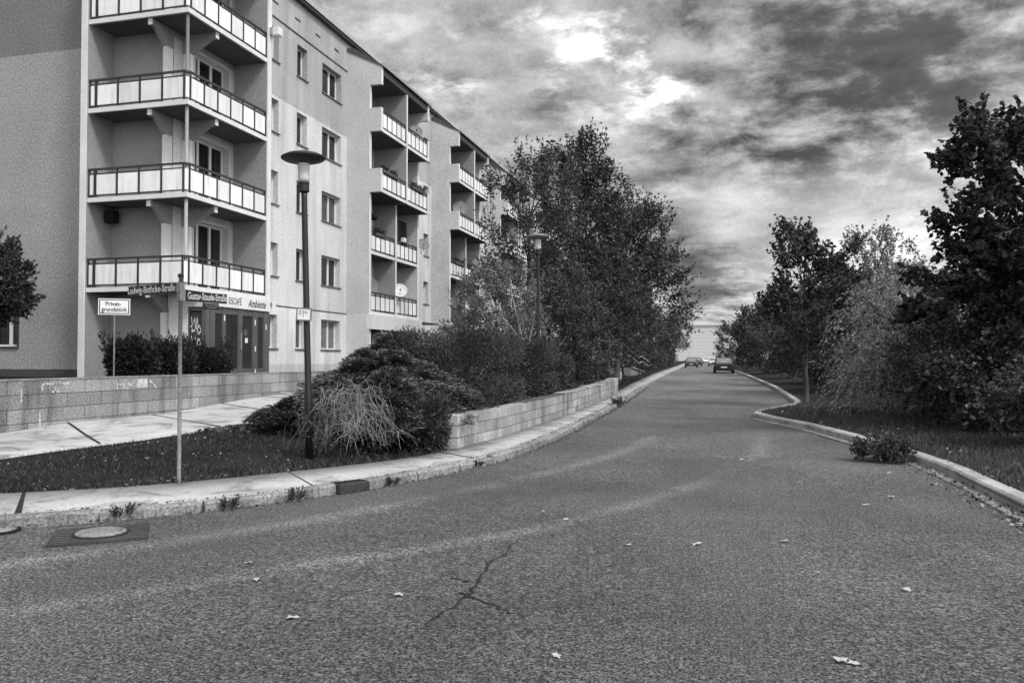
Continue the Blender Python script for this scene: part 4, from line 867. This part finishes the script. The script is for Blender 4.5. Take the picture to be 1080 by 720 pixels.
juniper('broad juniper mound in front of the ground floor shop', (-7.6, 18.3, .62), (2.2, 2.2), 1.15, 95, 104)
juniper('juniper ridge behind the clipped conifer block', (-6.4, 19.6, .70), (1.5, 1.8), 1.45, 85, 105)
def hedge(label, loc, size, n, seed, mt='needle_dark', leaf=.055, name='clipped_conifer', cat='conifer shrub', group='low conifers in the bed', rnd_=.7):
    root = empty(name, loc, label, cat, group); r = np.random.default_rng(seed); sx, sy, sz = size
    q = r.normal(0, 1, (n, 3)); q = np.sign(q) * np.abs(unit(q)) ** rnd_; q /= np.maximum(np.abs(q).max(1, keepdims=True) * .35 + .65, .01); q *= (r.random((n, 1)) ** .35)
    bump = 1 + .08 * np.sin(q[:, :1] * 7 + seed) * np.cos(q[:, 1:2] * 6) + r.normal(0, .05, (n, 1))
    p = q * bump * np.array([sx, sy, sz * .5]) + np.array([0, 0, sz * .5]); p[:, 2] = np.maximum(p[:, 2], .02)
    od = unit(q + np.array([0, 0, .6]) + r.normal(0, .5, (n, 3))); nn = unit(r.normal(0, 1, (n, 3))); b = unit(np.cross(nn, od)); l = leaf * r.uniform(.6, 1.5, (n, 1)); wd = l * .42
    V = np.stack([p - od * l * .5, p + b * wd * .5, p + od * l * .5, p - b * wd * .5], 1).reshape(-1, 3); npmesh('foliage', V, np.arange(4 * n).reshape(-1, 4), mt, root)
    mb = MB()
    for i in range(7): a = i * .9; mb.tube([(0, 0, -.05), (math.cos(a) * sx * .3, math.sin(a) * sy * .3, sz * .4), (math.cos(a) * sx * .6, math.sin(a) * sy * .6, sz * .75)], [.04, .025, .01], 5)
    mb.build('branch', 'bark', root); return root
hedge('dense dark clipped conifer standing over the low wall', (-5.35, 16.1, .55), (1.0, 2.0, 1.68), 46000, 111, leaf=.045, rnd_=.45)
hedge('small dark conifer tuft hiding the near end of the low wall', (-4.80, 12.62, .10), (.36, .34, .95), 7000, 115, leaf=.05)
hedge('second dark clipped conifer at the foot of the distant lamp', (-5.35, 20.9, .6), (.85, 1.5, 1.5), 30000, 112, leaf=.05, rnd_=.5)
hedge('smaller dark shrub near the far half of the low wall', (-5.7, 25.2, .62), (.9, 1.4, 1.2), 15000, 113, leaf=.07)
hedge('black-looking shrub under the overhanging tree by the end of the wall', (-6.6, 32.0, .7), (1.3, 2.2, 1.5), 16000, 114, leaf=.08)
# --- planting in front of the cafe
hedge('tall ragged dark shrub under the private property sign', (-13.75, 16.35, 1.0), (.6, .6, 1.15), 15000, 121, 'shrub_black', .08, 'dark_shrub', 'shrub', 'dark shrubs in front of the cafe', 1.15)
hedge('dark shrub in the middle of the row behind the street sign pole', (-13.7, 17.55, 1.0), (.6, .8, 1.05), 16000, 122, 'shrub_black', .08, 'dark_shrub', 'shrub', 'dark shrubs in front of the cafe', 1.15)
hedge('dark shrub at the cafe door end of the row', (-13.7, 19.05, 1.0), (.6, .85, .95), 16000, 123, 'shrub_black', .08, 'dark_shrub', 'shrub', 'dark shrubs in front of the cafe', 1.15)
for o, sd in (([x for x in C.objects if x.name.startswith('dark_shrub')][0], 5), ([x for x in C.objects if x.name.startswith('dark_shrub')][1], 6), ([x for x in C.objects if x.name.startswith('dark_shrub')][2], 7)):
    r = np.random.default_rng(sd); cl = [(r.uniform(-.4, .4), r.uniform(-.8, .8), r.uniform(.75, 1.0), .12) for _ in range(16)]
    V, Q, _, _ = foliage(130 + sd, cl, 4, .34, 22, .06, upb=1.0, rnd=.6, asp=.4, along=.6, jit=.08); npmesh('shoot', V, Q, 'shrub_black', o)
tree('ball_tree', 'round dark clipped-looking tree cut off by the left edge before the gable', 'tree', (-21.1, 18.5, 1.05), [(0, 0, 2.75, 1.55, 1.55, 1.35), (0, 0, 2.7, .9, .9, .9)], 230, .35, 10, .32, 22, .09, 'leaf_dark', 141, (.09, .04), fork=1.5, upb=.2, out=.7, shell=.55, floor=1.8)
# --- bramble of bare arching canes in front of the juniper
br = empty('bramble', (-5.6, 11.45, .2), 'tangled heap of bare pale arching canes in front of the juniper', 'bramble'); mb = MB(); r = np.random.default_rng(151)
for i in range(125):
    th = r.uniform(0, 2 * math.pi); rr = 0; b0 = np.array([r.normal(0, .3), r.normal(0, .3), r.uniform(.1, .5)]); far = np.array([math.cos(th) * r.uniform(.15, 1.2), math.sin(th) * r.uniform(.15, .9), r.uniform(0, .25)])
    hh = r.uniform(.2, .92) * (1 - .35 * np.linalg.norm(far) / 1.15); pts = []
    for t in np.linspace(0, 1, 8): pts.append(b0 * (1 - t) + far * t + np.array([0, 0, hh * 4 * t * (1 - t) * .9 + hh * .3 * (1 - t)]) + r.normal(0, .04, 3))
    pts = [np.array([p[0], p[1], max(p[2], .0)]) for p in pts]; mb.tube(pts, np.linspace(r.uniform(.003, .0065), .002, 8).tolist(), 4, False)
mb.build('cane', 'twig_pale', br)
cl = clumps_in(152, [(0, 0, .35, .9, .7, .35)], 24, .2); V, Q, _, _ = foliage(153, cl, 5, .3, 12, .05, asp=.3, along=.7); npmesh('dry_leaf', V, Q, 'grass_light', br)
# ================================================================== right side
tree('street_tree', 'slender street tree with a pale straight trunk on the kerb island', 'tree', (2.45, 27.9, .18), [(0, 0, 3.6, 1.05, 1.1, 2.0), (-.3, 0, 4.9, .55, .6, 1.1), (.7, 0, 4.2, .9, .9, 1.2), (-.6, 0, 2.6, .8, .8, .9)], 62, .36, 9, .62, 15, .14, 'leaf_dark', 201, (.085, .035), fork=1.5, upb=.5, out=.8, twigs=40, bark='bark', floor=1.3)
for i, (x, y, rr, h, mt, lab) in enumerate([(5.1, 37.0, 1.9, 5.4, 'leaf_dark', 'dark leafy tree directly behind the slender street tree'), (4.6, 46.0, 2.0, 6.0, 'leaf_dark', 'second dark tree of the right-hand row beyond the island'), (4.2, 56.0, 2.3, 6.2, 'leaf_mid', 'greyish tree halfway along the right-hand row'),
                                           (3.9, 68.0, 2.5, 6.4, 'leaf_dark', 'dark tree beside the parked black car'), (3.0, 82.0, 2.8, 7.0, 'leaf_dark', 'dark tree beyond the parked black car'), (2.4, 100., 3.0, 7.4, 'leaf_mid', 'last tree of the right-hand row before the tower block'), (1.6, 130., 3.6, 8.0, 'leaf_dark', 'tiny far tree on the right of the street end')]):
    tree('roadside_tree', lab, 'tree', (x, y, float(zr(y)) + .12), [(0, 0, h * .48, rr, rr * 1.3, h * .42), (-.3 * rr, 0, h * .3, rr * .9, rr * 1.3, h * .28), (.3, .3, h * .7, rr * .6, rr * .6, h * .28)], 70 if y < 90 else 50, .55, 9, .8 if y < 60 else 1.0, 15 if y < 90 else 12, .15 if y < 60 else .22, mt, 210 + i * 5, (.12, .05), upb=.4, out=.7, group='trees along the right side of the street')
tree('rounded_tree', 'pale rounded tree above the weeping shrub', 'tree', (5.3, 33.0, .25), [(0, 0, 4.1, 1.7, 1.5, 2.1), (.7, 0, 3.0, 2.1, 1.8, 1.9), (-.2, 0, 5.2, .8, .8, 1.2)], 105, .42, 9, .55, 17, .11, 'leaf_light', 251, (.10, .04), upb=.6, out=.7, twigs=60)
tree('weeping_shrub', 'pale weeping shrub with hanging narrow-leaved branches on the verge', 'shrub', (3.9, 22.4, .22), [(0, 0, 2.0, 1.25, 1.2, 1.3), (.1, 0, 1.2, 1.45, 1.3, 1.0), (.5, .3, 3.0, .9, .9, .8)], 110, .34, 8, .95, 20, .085, 'leaf_light', 261, (.06, .035), upb=.15, out=.55, droop=.95, asp=.3, along=.75, limbs=22, twigs=40, jit=.05)
tree('maple_tree', 'big broad-leaved maple rising at the right edge', 'tree', (5.75, 18.2, .25), [(0, 0, 4.2, 1.55, 1.5, 2.3), (-.35, -.2, 5.5, 1.0, 1.0, 1.15), (.6, 0, 3.0, 1.9, 1.7, 1.6), (-.8, 0, 2.8, 1.3, 1.2, 1.3), (.9, .2, 5.4, 1.0, 1.0, 1.2)], 150, .36, 10, .5, 17, .13, 'leaf_dark', 271, (.13, .055), upb=.25, out=.75, asp=.8, twigs=30, flatn=.9)
tree('dense_shrub', 'dark arching shrub below the maple', 'shrub', (5.2, 17.6, .22), [(0, 0, 1.1, 1.4, 1.2, 1.0), (-.3, 0, .8, 1.3, 1.1, .8)], 80, .32, 9, .7, 17, .10, 'leaf_dark', 281, (.05, .03), upb=.3, droop=.35, limbs=20, group='shrubs on the right verge')
tree('dense_shrub', 'mid-grey shrub between the weeping shrub and the maple', 'shrub', (4.7, 20.0, .22), [(0, 0, 1.2, 1.1, 1.0, 1.1), (.8, 0, 1.5, 1.0, 1.0, 1.2)], 70, .32, 9, .65, 17, .09, 'leaf_mid', 291, (.05, .03), upb=.4, droop=.4, limbs=20, group='shrubs on the right verge')
tree('dense_shrub', 'nearest dark shrub at the right edge above the grass verge', 'shrub', (5.0, 14.9, .22), [(0, 0, .6, .75, .8, .6), (.5, .2, .8, .8, .8, .7)], 60, .24, 9, .42, 17, .075, 'leaf_mid', 301, (.03, .02), upb=.6, limbs=14, group='shrubs on the right verge')
tree('dense_shrub', 'tall dark shrub filling the right background under the maple', 'shrub', (7.4, 22.5, .25), [(0, 0, 2.2, 2.2, 2.0, 2.2)], 110, .4, 9, .7, 16, .13, 'leaf_dark', 311, (.06, .03), upb=.4, limbs=16, group='shrubs on the right verge')
tree('dense_shrub', 'dark bushes behind the pale rounded tree', 'shrub', (7.6, 29.5, .25), [(0, 0, 1.7, 2.3, 2.2, 1.8)], 80, .4, 9, .7, 16, .13, 'leaf_dark', 321, (.06, .03), upb=.4, limbs=16, group='shrubs on the right verge')
hd = empty('hedge', (4.4, 33, .2), 'dark low hedge behind the slender street tree', 'hedge'); V, Q, _, _ = foliage(331, clumps_in(332, [(0, 0, .8, 1.0, 3.5, .9), (.5, 8, 1.0, 1.0, 6, 1.1)], 130, .4), 9, .45, 14, .11, upb=.4); npmesh('foliage', V, Q, 'leaf_dark', hd)
fb = empty('fallen_branch', (2.38, 13.75, .1), 'leafy dark branch lying across the right kerb', 'branch'); V, Q, _, _ = foliage(341, clumps_in(342, [(0, 0, .10, .38, .42, .11)], 36, .1, .2), 7, .20, 13, .05, asp=.55, upb=.3); V[:, 2] = np.maximum(V[:, 2], -.08); npmesh('foliage', V, Q, 'leaf_dark', fb)
mb = MB()
for i in range(12): a = i * .55; mb.tube([(.3, .1, .05), (.1 * math.cos(a), .1 * math.sin(a), .2), (.5 * math.cos(a), .5 * math.sin(a), .08 + .1 * (i % 3))], [.012, .009, .004], 5)
mb.build('twig', 'bark', fb)
# --- far left row along the street
for i, (x, y, rr, h, mt, lab) in enumerate([(-8.6, 60, 3.0, 7.0, 'leaf_dark', 'dark tree behind the ramp railing'), (-8.6, 76, 3.0, 7.0, 'leaf_mid', 'tree beyond the ramp railing by the far pavement'), (-8.9, 95, 3.0, 6.6, 'leaf_dark', 'dark tree behind the parked cars on the left'), (-9.7, 122, 3.2, 6.4, 'leaf_dark', 'far tree before the tower block on the left'), (-10.4, 165, 3.4, 9.5, 'leaf_dark', 'small pointed far tree in front of the tower block')]):
    tree('avenue_tree', lab, 'tree', (x, y, float(zr(y)) + .6), [(0, 0, h * .5, rr, rr * 1.3, h * .42), (.2, 0, h * .75, rr * .55, rr * .6, h * .25)], 60, .6, 9, 1.0, 14, .2, mt, 400 + 5 * i, (.14, .06), upb=.5, out=.6, group='trees along the far left side of the street')
fh = empty('hedge', (-8.4, 90, 1.0), 'low dark undergrowth below the far left trees', 'hedge'); V, Q, _, _ = foliage(441, clumps_in(442, [(0, -8, .7, 1.6, 16, 1.2), (-1, 25, .9, 1.8, 22, 1.6)], 150, .8), 9, .7, 12, .2, upb=.4); npmesh('foliage', V, Q, 'leaf_dark', fh)
for i, (x, y, z, w_, lab) in enumerate([(-15.9, 35.2, 7.56, .5, 'dark plants along the left part of the second-floor railing of the near bay'), (-15.33, 35.0, 10.36, .9, 'trailing plants along the third-floor railing of the near bay'), (-15.33, 38.6, 10.36, .8, 'plants at the right part of the third-floor railing of the near bay'), (-15.9, 46.9, 7.56, .9, 'dark plants on the second-floor railing of the further bay'), (-15.9, 49.6, 7.56, .7, 'round dark plant on the right of the further bay second-floor railing')]):
    o = empty('balcony_plant', (x, y, z), lab, 'plant', 'plants on the balcony railings'); MB().box(-.1, .1, -w_, w_, -.14, .0).build('planter', 'plinth_dark', o)
    V, Q, _, _ = foliage(450 + i, [(0, q, .06, .12) for q in np.linspace(-w_ * .9, w_ * .9, 8)], 8, .2, 9, .07, upb=.6); npmesh('foliage', V, Q, 'needle_dark', o)
# ================================================================== railing, bollard, bits along the pavement
rl = empty('hand_railing', (-6.15, 62, .75), 'dark tubular ramp railing on the far left beside the pavement', 'railing')
mb = MB()
for p, q in (((-.9, -2.6, 1.65), (-.35, -.5, 1.05)), ((-.9, -2.6, 1.25), (-.35, -.5, .6)), ((-.3, 1.2, 1.15), (-.1, 4.6, .72)), ((-.3, 1.2, .75), (-.1, 4.6, .35)), ((-.35, -.5, 1.05), (-.3, 1.2, 1.15)), ((-.35, -.5, .6), (-.3, 1.2, .75))): mb.tube([p, q], .035, 6)
mb.build('handrail', 'galv', rl); 
for p, zt in (((-.75, -2.2), 1.55), ((-.35, -.5), 1.05), ((-.3, 1.2), 1.12), ((-.1, 4.6), .75)): MB().tube([(p[0], p[1], -.4), (p[0], p[1], zt)], .04, 6).build('post', 'ink', rl)
rs = empty('ramp_slab', (-7.1, 62.5, .9), 'pale concrete ramp edge behind the tubular railing', 'ramp'); MB().prism([(-4, -.6), (4.5, -.6), (4.5, -.3), (-4, .15)], 'x', -1.2, .35).build('slab', 'kerb_stone', rs); MB().prism([(-4, .15), (4.5, -.3), (4.5, -.2), (-4, .25)], 'x', .35, .47).build('edge', 'kerb_stone', rs)
bo = empty('post', (-5.05, 40.2, .3), 'thin dark post standing on the verge beyond the end of the low wall', 'post'); MB().lathe([(.05, -.2), (.05, 1.2), (.03, 1.25)], 10).build('shaft', 'ink', bo); MB().lathe([(.056, 1.0), (.056, 1.1)], 10).build('band', 'mid_metal', bo)
bs = tag(MB().lathe([(.16, -.1), (.2, .12), (.17, .36), (.1, .46), (.02, .48)], 12).build('boundary_stone', 'stone', smooth=True), 'pale weathered stone standing in the far left grass', 'stone'); bs.location = (-6.3, 48.5, .42)
st = empty('weed_stump', (-3.5, 26.3, .06), 'ragged tuft of weeds on a broken kerb stone along the straight pavement', 'weeds'); V, Q, _, _ = foliage(351, [(0, 0, .1, .14), (.1, .2, .1, .1)], 16, .3, 16, .07, upb=.7, asp=.3, along=.7); npmesh('foliage', V, Q, 'leaf_dark', st); MB().tube([(0, 0, 0), (-.08, 0, .2), (-.2, -.1, .33)], [.05, .04, .02], 7).build('stalk', 'bark', st)
# weeds growing in the kerb joints
for i, (x, y, s_) in enumerate([(-5.92, 6.86, 1.0), (-5.2, 7.6, .8), (-4.75, 8.22, .8), (-4.15, 9.55, .6), (-3.62, 11.5, .5), (-3.36, 17.5, .6)]):
    o = empty('kerb_weed', (x, y, .02), ['tuft of dark weeds by the broken kerb near the manhole', 'low weeds in the kerb joint right of the manhole', 'small weeds at the kerb between manhole and gully', 'weed sprig just past the drain gully', 'weed sprig on the curve of the kerb', 'tiny weeds on the straight kerb'][i], 'weeds', 'weeds in the left kerb')
    V, Q, _, _ = foliage(360 + i, [(0, 0, .02, .06 * s_), (.05, .06, .02, .05 * s_)], 14, .12 * s_, 10, .035, upb=1.0, asp=.35, along=.7); V[:, 2] = np.maximum(V[:, 2], .0); npmesh('foliage', V, Q, 'leaf_dark', o)
# ================================================================== parked cars
def car(label, loc, rz, mt, front):
    root = empty('parked_car', loc, label, 'car', 'parked cars down the street', rz)   # local +y is the nose
    S = [(-2.05, .70, .42, .80), (-1.98, .80, .30, .92), (-1.2, .86, .24, .95), (0, .87, .22, .94), (1.2, .86, .24, .90), (1.85, .80, .28, .78), (2.08, .66, .38, .64)]
    mb = MB()
    for y, w_, z0, z1 in S: mb.v += [(-w_ * .94, y, z0), (-w_, y, (z0 + z1) * .5), (-w_ * .93, y, z1), (0, y, z1 + .03), (w_ * .93, y, z1), (w_, y, (z0 + z1) * .5), (w_ * .94, y, z0)]
    for i in range(len(S) - 1):
        for j in range(7): mb.f.append((i * 7 + j, i * 7 + (j + 1) % 7, (i + 1) * 7 + (j + 1) % 7, (i + 1) * 7 + j))
    mb.f.append(tuple(range(6, -1, -1))); mb.f.append(tuple(42 + j for j in range(7))); mb.build('body', mt, root, smooth=False)
    cab = [(-1.85, .68, .93), (-1.35, .60, 1.36), (-.9, .58, 1.42), (.25, .58, 1.42), (.65, .60, 1.33), (1.2, .70, .90)]
    mb = MB().prism([(-1.38, 1.34), (-.9, 1.43), (.25, 1.43), (.66, 1.33), (.25, 1.37), (-.9, 1.37)], 'x', -.60, .60); mb.build('roof', mt, root)
    def gl(n, *p): mb = MB(); mb.quad(*p); mb.build(n, 'glass_car', root)
    gl('windscreen', (-.70, 1.22, .92), (.70, 1.22, .92), (.59, .66, 1.345), (-.59, .66, 1.345)); gl('rear_window', (-.69, -1.88, .95), (.69, -1.88, .95), (.58, -1.38, 1.36), (-.58, -1.38, 1.36))
    for s_ in (-1, 1): gl('side_window', (s_ * .80, -1.75, .94), (s_ * .80, 1.1, .91), (s_ * .60, .62, 1.36), (s_ * .60, -1.33, 1.36))
    mb = MB()
    for s_ in (-1, 1):
        for a, c in (((s_ * .80, 1.18, .91), (s_ * .60, .64, 1.38)), ((s_ * .80, -1.84, .94), (s_ * .60, -1.36, 1.38)), ((s_ * .81, -.2, .93), (s_ * .61, -.25, 1.40))): mb.bar(a, c, .07, .06)
    mb.build('pillar', mt, root)
    for x in (-.80, .80):
        for y in (-1.3, 1.35):
            w_ = MB().tube([(x - .1, y, .31), (x + .1, y, .31)], .31, 16).build('wheel', 'rubber', root); MB().tube([(x - .108, y, .31), (x + .108, y, .31)], .19, 12).build('rim', 'galv', w_)
    for s_ in (-1, 1):
        MB().box(s_ * .62 - .13, s_ * .62 + .13, -2.045, -1.97, .62, .80).build('tail_light', 'lamp_red', root); MB().box(s_ * .56 - .16, s_ * .56 + .16, 1.96, 2.03, .52, .66).build('headlight', 'opal', root)
        MB().box(s_ * .93 - .07, s_ * .93 + .07, .88, .98, .9, 1.02).build('wing_mirror', mt, root)
    MB().box(-.26, .26, -2.09, -2.05, .50, .61).build('number_plate', 'sign_white', root); MB().box(-.26, .26, 2.085, 2.11, .42, .52).build('number_plate', 'sign_white', root)
    MB().box(-.78, .78, -2.12, -2.0, .30, .48).build('bumper', 'rubber', root); MB().box(-.72, .72, 2.03, 2.14, .28, .44).build('bumper', 'rubber', root)
    return root
def rdz(y): return float(zr(y)) + .006
car('black parked car at the right kerb, rear window catching the sky', (-.40, 77, rdz(77)), R(1.5), 'car_black', False)
car('white car farther down on the right behind the black one', (-2.2, 135, rdz(135)), R(181), 'car_white', True)
car('dark car parked on the left with a pale windscreen', (-5.0, 117, rdz(117)), R(182), 'car_black', True)
car('second dark car on the left just beyond the first', (-5.1, 140, rdz(140)), R(182), 'car_black', True)
car('light grey car at the far end of the street', (-5.0, 200, rdz(200)), R(182), 'car_white', True)
# ================================================================== far tower block
tw_ = empty('tower_block', (-35, 640, 0), 'pale eleven-storey slab tower block closing the end of the street', 'building')
MB().box(-42, 52, 0, 14, -2, 28.0).build('wall', 'far_concrete', tw_); MB().box(-43, 53, -1, 15, 28.0, 28.9).build('roof', 'far_window', tw_)
mb = MB()
for k in range(10):
    for j in range(46):
        x = -41 + j * 2.0 + (.3 if j % 3 else 0); mb.box(x, x + (.9 if j % 3 else 1.3), -.05, -.002, 1.6 + k * 2.65, 2.9 + k * 2.65)
o = mb.build('window', 'far_window', tw_); o['kind'] = 'stuff'
# ================================================================== leaves, grass, litter
lvs = [(-1.89, 8.34), (-1.57, 7.96), (-.83, 7.01), (-.27, 7.2), (.48, 7.55), (.57, 4.64), (.63, 4.62), (-2.15, 5.11), (-3.64, 5.62), (2.17, 12.34), (1.82, 10.24), (1.46, 9.64), (1.2, 6.2), (-.9, 4.3), (-2.6, 4.5), (-3.3, 5.2), (.9, 11.2), (.2, 13.5)]
def leaf_mesh():
    mb = MB(); n = 10; c = [(0, 0, .012)]; out_ = []
    for i in range(n):
        a = 2 * math.pi * i / n; rr = .06 * (1.0 if i % 2 == 0 else .62); out_.append((rr * math.cos(a), rr * .8 * math.sin(a), .005 + .014 * abs(math.sin(a * 1.5))))
    mb.v = c + out_; mb.f = [(0, 1 + i, 1 + (i + 1) % n) for i in range(n)]; return mb
l0 = None
for i, (x, y) in enumerate(lvs):
    if l0 is None: l0 = leaf_mesh().build('fallen_leaf', 'leaf_fallen'); o = l0
    else: o = l0.copy(); C.objects.link(o)
    s_ = random.uniform(.5, .95) * (1.15 if i in (5, 6) else 1); o.location = (x, y, .012 * math.sin(x * .7) * math.cos(y * .5) + .004); o.scale = (s_, s_, s_); o.rotation_euler = (random.uniform(-.15, .15), random.uniform(-.15, .15), random.uniform(0, 6))
    tag(o, 'single pale fallen leaf lying on the open asphalt', 'leaf', 'fallen leaves on the road')
def scatter_quads(name, P, sz, mt, seed, tilt=.5):
    r = np.random.default_rng(seed); n = len(P); nn = unit(np.stack([r.normal(0, tilt, n), r.normal(0, tilt, n), np.ones(n)], -1)); a = unit(np.cross(nn, r.normal(0, 1, (n, 3)))); b = np.cross(nn, a); l = sz * r.uniform(.5, 1.4, (n, 1))
    V = np.stack([P - a * l * .5, P + b * l * .32, P + a * l * .5, P - b * l * .32], 1).reshape(-1, 3); return npmesh(name, V, np.arange(4 * n).reshape(-1, 4), mt)
r = np.random.default_rng(501)
# litter along the right kerb
n = 420; i0 = r.choice([i for i in range(len(RKr)) if 4.5 < RKr[i][1] < 14.2], n); off = np.abs(r.normal(0, .16, n)) + .02; P = RKr[i0] - nR[i0] * (off[:, None] + .05) + r.normal(0, .12, (n, 2)) * np.array([0, 1])
o = scatter_quads('leaf_litter', np.column_stack([P, np.full(n, .045) - .03 * np.clip((off - .15) / .1, 0, 1)]), .05, 'litter', 502); tag(o, 'scattered pale dry leaves gathered along the right kerb', 'leaf litter', kind='stuff')
o = scatter_quads('leaf_litter', np.column_stack([P + r.normal(0, .07, (n, 2)), np.full(n, .05)]), .045, 'leaf_dark', 512, .9); tag(o, 'dark rotting leaves and weeds in the right gutter', 'leaf litter', kind='stuff')
n = 1500; i0 = r.choice([i for i in range(len(Kp)) if 4 < Kp[i][1] < 45], n); off = np.abs(r.normal(0, .055, n)) + .005; P = Kp[i0] - nK[i0] * off[:, None] + r.normal(0, .25, (n, 1)) * (dK[i0] / np.linalg.norm(dK[i0], axis=1)[:, None])
o = scatter_quads('kerb_grime', np.column_stack([P, zr(P[:, 1]) + .016]), .04, 'leaf_mid', 522, .7); tag(o, 'dark dirt and rotting leaf bits along the foot of the left kerb', 'leaf litter', kind='stuff')
n = 2200; i0 = r.choice([i for i in range(len(Kp)) if 4 < Kp[i][1] < 45], n); P = Kp[i0] + nK[i0] * (.16 + np.abs(r.normal(0, .03, n)))[:, None] + r.normal(0, .25, (n, 1)) * (dK[i0] / np.linalg.norm(dK[i0], axis=1)[:, None])
o = scatter_quads('joint_moss_shade', np.column_stack([P, zr(P[:, 1]) + .114]), .024, 'leaf_dark', 523, .6); tag(o, 'dark moss, dirt and painted shade in the joint between left kerb and pavement', 'moss', kind='stuff')  # dark flakes also paint the shadowy gap line behind the kerb
# leaves and dry bits in the left lawn
n = 5200; X = r.uniform(-13, -3.6, n); Y = r.uniform(4, 13.2, n); sd = sdist(X, Y, Sp); k = (sd > .05) & (X > np.interp(Y, py, xr_) + .05) & (r.random(n) < np.where(sd < .7, 1, .3)) & (np.sin(X * 3.1) * np.sin(Y * 2.7 + X) + r.normal(0, .35, n) > .05); X, Y = X[k], Y[k]
o = scatter_quads('lawn_litter', np.column_stack([X, Y, h_left(X, Y) + .03]), .038, 'litter', 503); tag(o, 'pale dead leaves and dry scraps scattered over the left lawn', 'leaf litter', kind='stuff')
n = 900; Y = 6 + 20 * r.random(n); X = r.uniform(.6, 7, n); sd = -sdist(X, Y, RKr); k = (sd > .2) & (sd < 4) & (np.sin(X * 2.3 + 1) * np.sin(Y * 1.9) + r.normal(0, .4, n) > .1); X, Y, sd = X[k], Y[k], sd[k]
o = scatter_quads('verge_litter', np.column_stack([X, Y, h_right(X, Y, sd) + .07]), .06, 'litter', 524); tag(o, 'dead leaves scattered in the rough grass of the right verge', 'leaf litter', kind='stuff')
def blades(name, X, Y, Z, h, mt, seed, label, w_=.007):
    r = np.random.default_rng(seed); n = len(X); base = np.stack([X, Y, Z], -1); th = r.uniform(0, 6.28, n); sd_ = np.stack([np.cos(th), np.sin(th), 0 * th], -1) * w_ * r.uniform(.6, 1.5, (n, 1))
    tip = base + np.stack([r.normal(0, .5, n), r.normal(0, .5, n), np.ones(n)], -1) * h * r.uniform(.4, 1.3, (n, 1)); V = np.stack([base - sd_, base + sd_, tip], 1).reshape(-1, 3)
    o = npmesh(name, V, np.arange(3 * n).reshape(-1, 3), mt); return tag(o, label, 'grass', kind='stuff')
n = 90000; X = r.uniform(-13, -3.6, n); Y = r.uniform(3, 13.4, n); sd = sdist(X, Y, Sp); pat = np.sin(X * 2.1 + Y) * np.cos(Y * 1.7 - X * .6) + r.normal(0, .6, n)
k = (sd > .03) & (X > np.interp(Y, py, xr_) + .04) & (pat > -.3); blades('lawn_grass', X[k], Y[k], h_left(X[k], Y[k]), .045, 'grass_blade', 504, 'dark patchy grass of the lawn around the street sign')
n = 30000; t = r.random(n); ii = (t * (len(KSr) - 1)).astype(int); X = Sp[ii, 0] + r.normal(0, .25, n); Y = Sp[ii, 1] + r.uniform(-.3, .3, n); sd = sdist(X, Y, Sp); k = (sd > -.05) & (sd < .6) & ((Y < 12.7) | (Y > 35.2)) & (Y > 4) & (Y < 70)
blades('edge_grass', X[k], Y[k], h_left(X[k], Y[k]) + .02, .10, 'grass_blade', 505, 'ragged grass edge along the back of the left pavement')
n = 170000; Y = 6 + 27 * r.random(n) ** 1.5; X = r.uniform(.4, 8, n); sd = -sdist(X, Y, RKr); k = (sd > .17) & (sd < 6); X, Y, sd = X[k], Y[k], sd[k]
blades('verge_grass', X, Y, h_right(X, Y, sd), .10, 'grass_light', 506, 'rough grass of the right verge', .008)
n = 60000; Y = 35 + 60 * r.random(n) ** 1.5; X = r.uniform(-16, -4.2, n); sd = sdist(X, Y, Sp); k = (sd > .0) & (sd < 7); X, Y, sd = X[k], Y[k], sd[k]
blades('bank_grass', X, Y, h_left(X, Y, sd), .16, 'grass_blade', 507, 'grass bank beyond the low wall', .02)
n = 26000; X = r.uniform(-12.0, -4.4, n); Y = r.uniform(12.6, 35, n); sd = sdist(X, Y, Sp); k = (sd > .4) & (X > np.interp(Y, py, xr_) + .05); X, Y = X[k], Y[k]
o = scatter_quads('ground_cover', np.column_stack([X, Y, h_left(X, Y) + .04]), .10, 'leaf_dark', 508, .8); tag(o, 'dark low ground cover filling the planted bed', 'ground cover', kind='stuff')
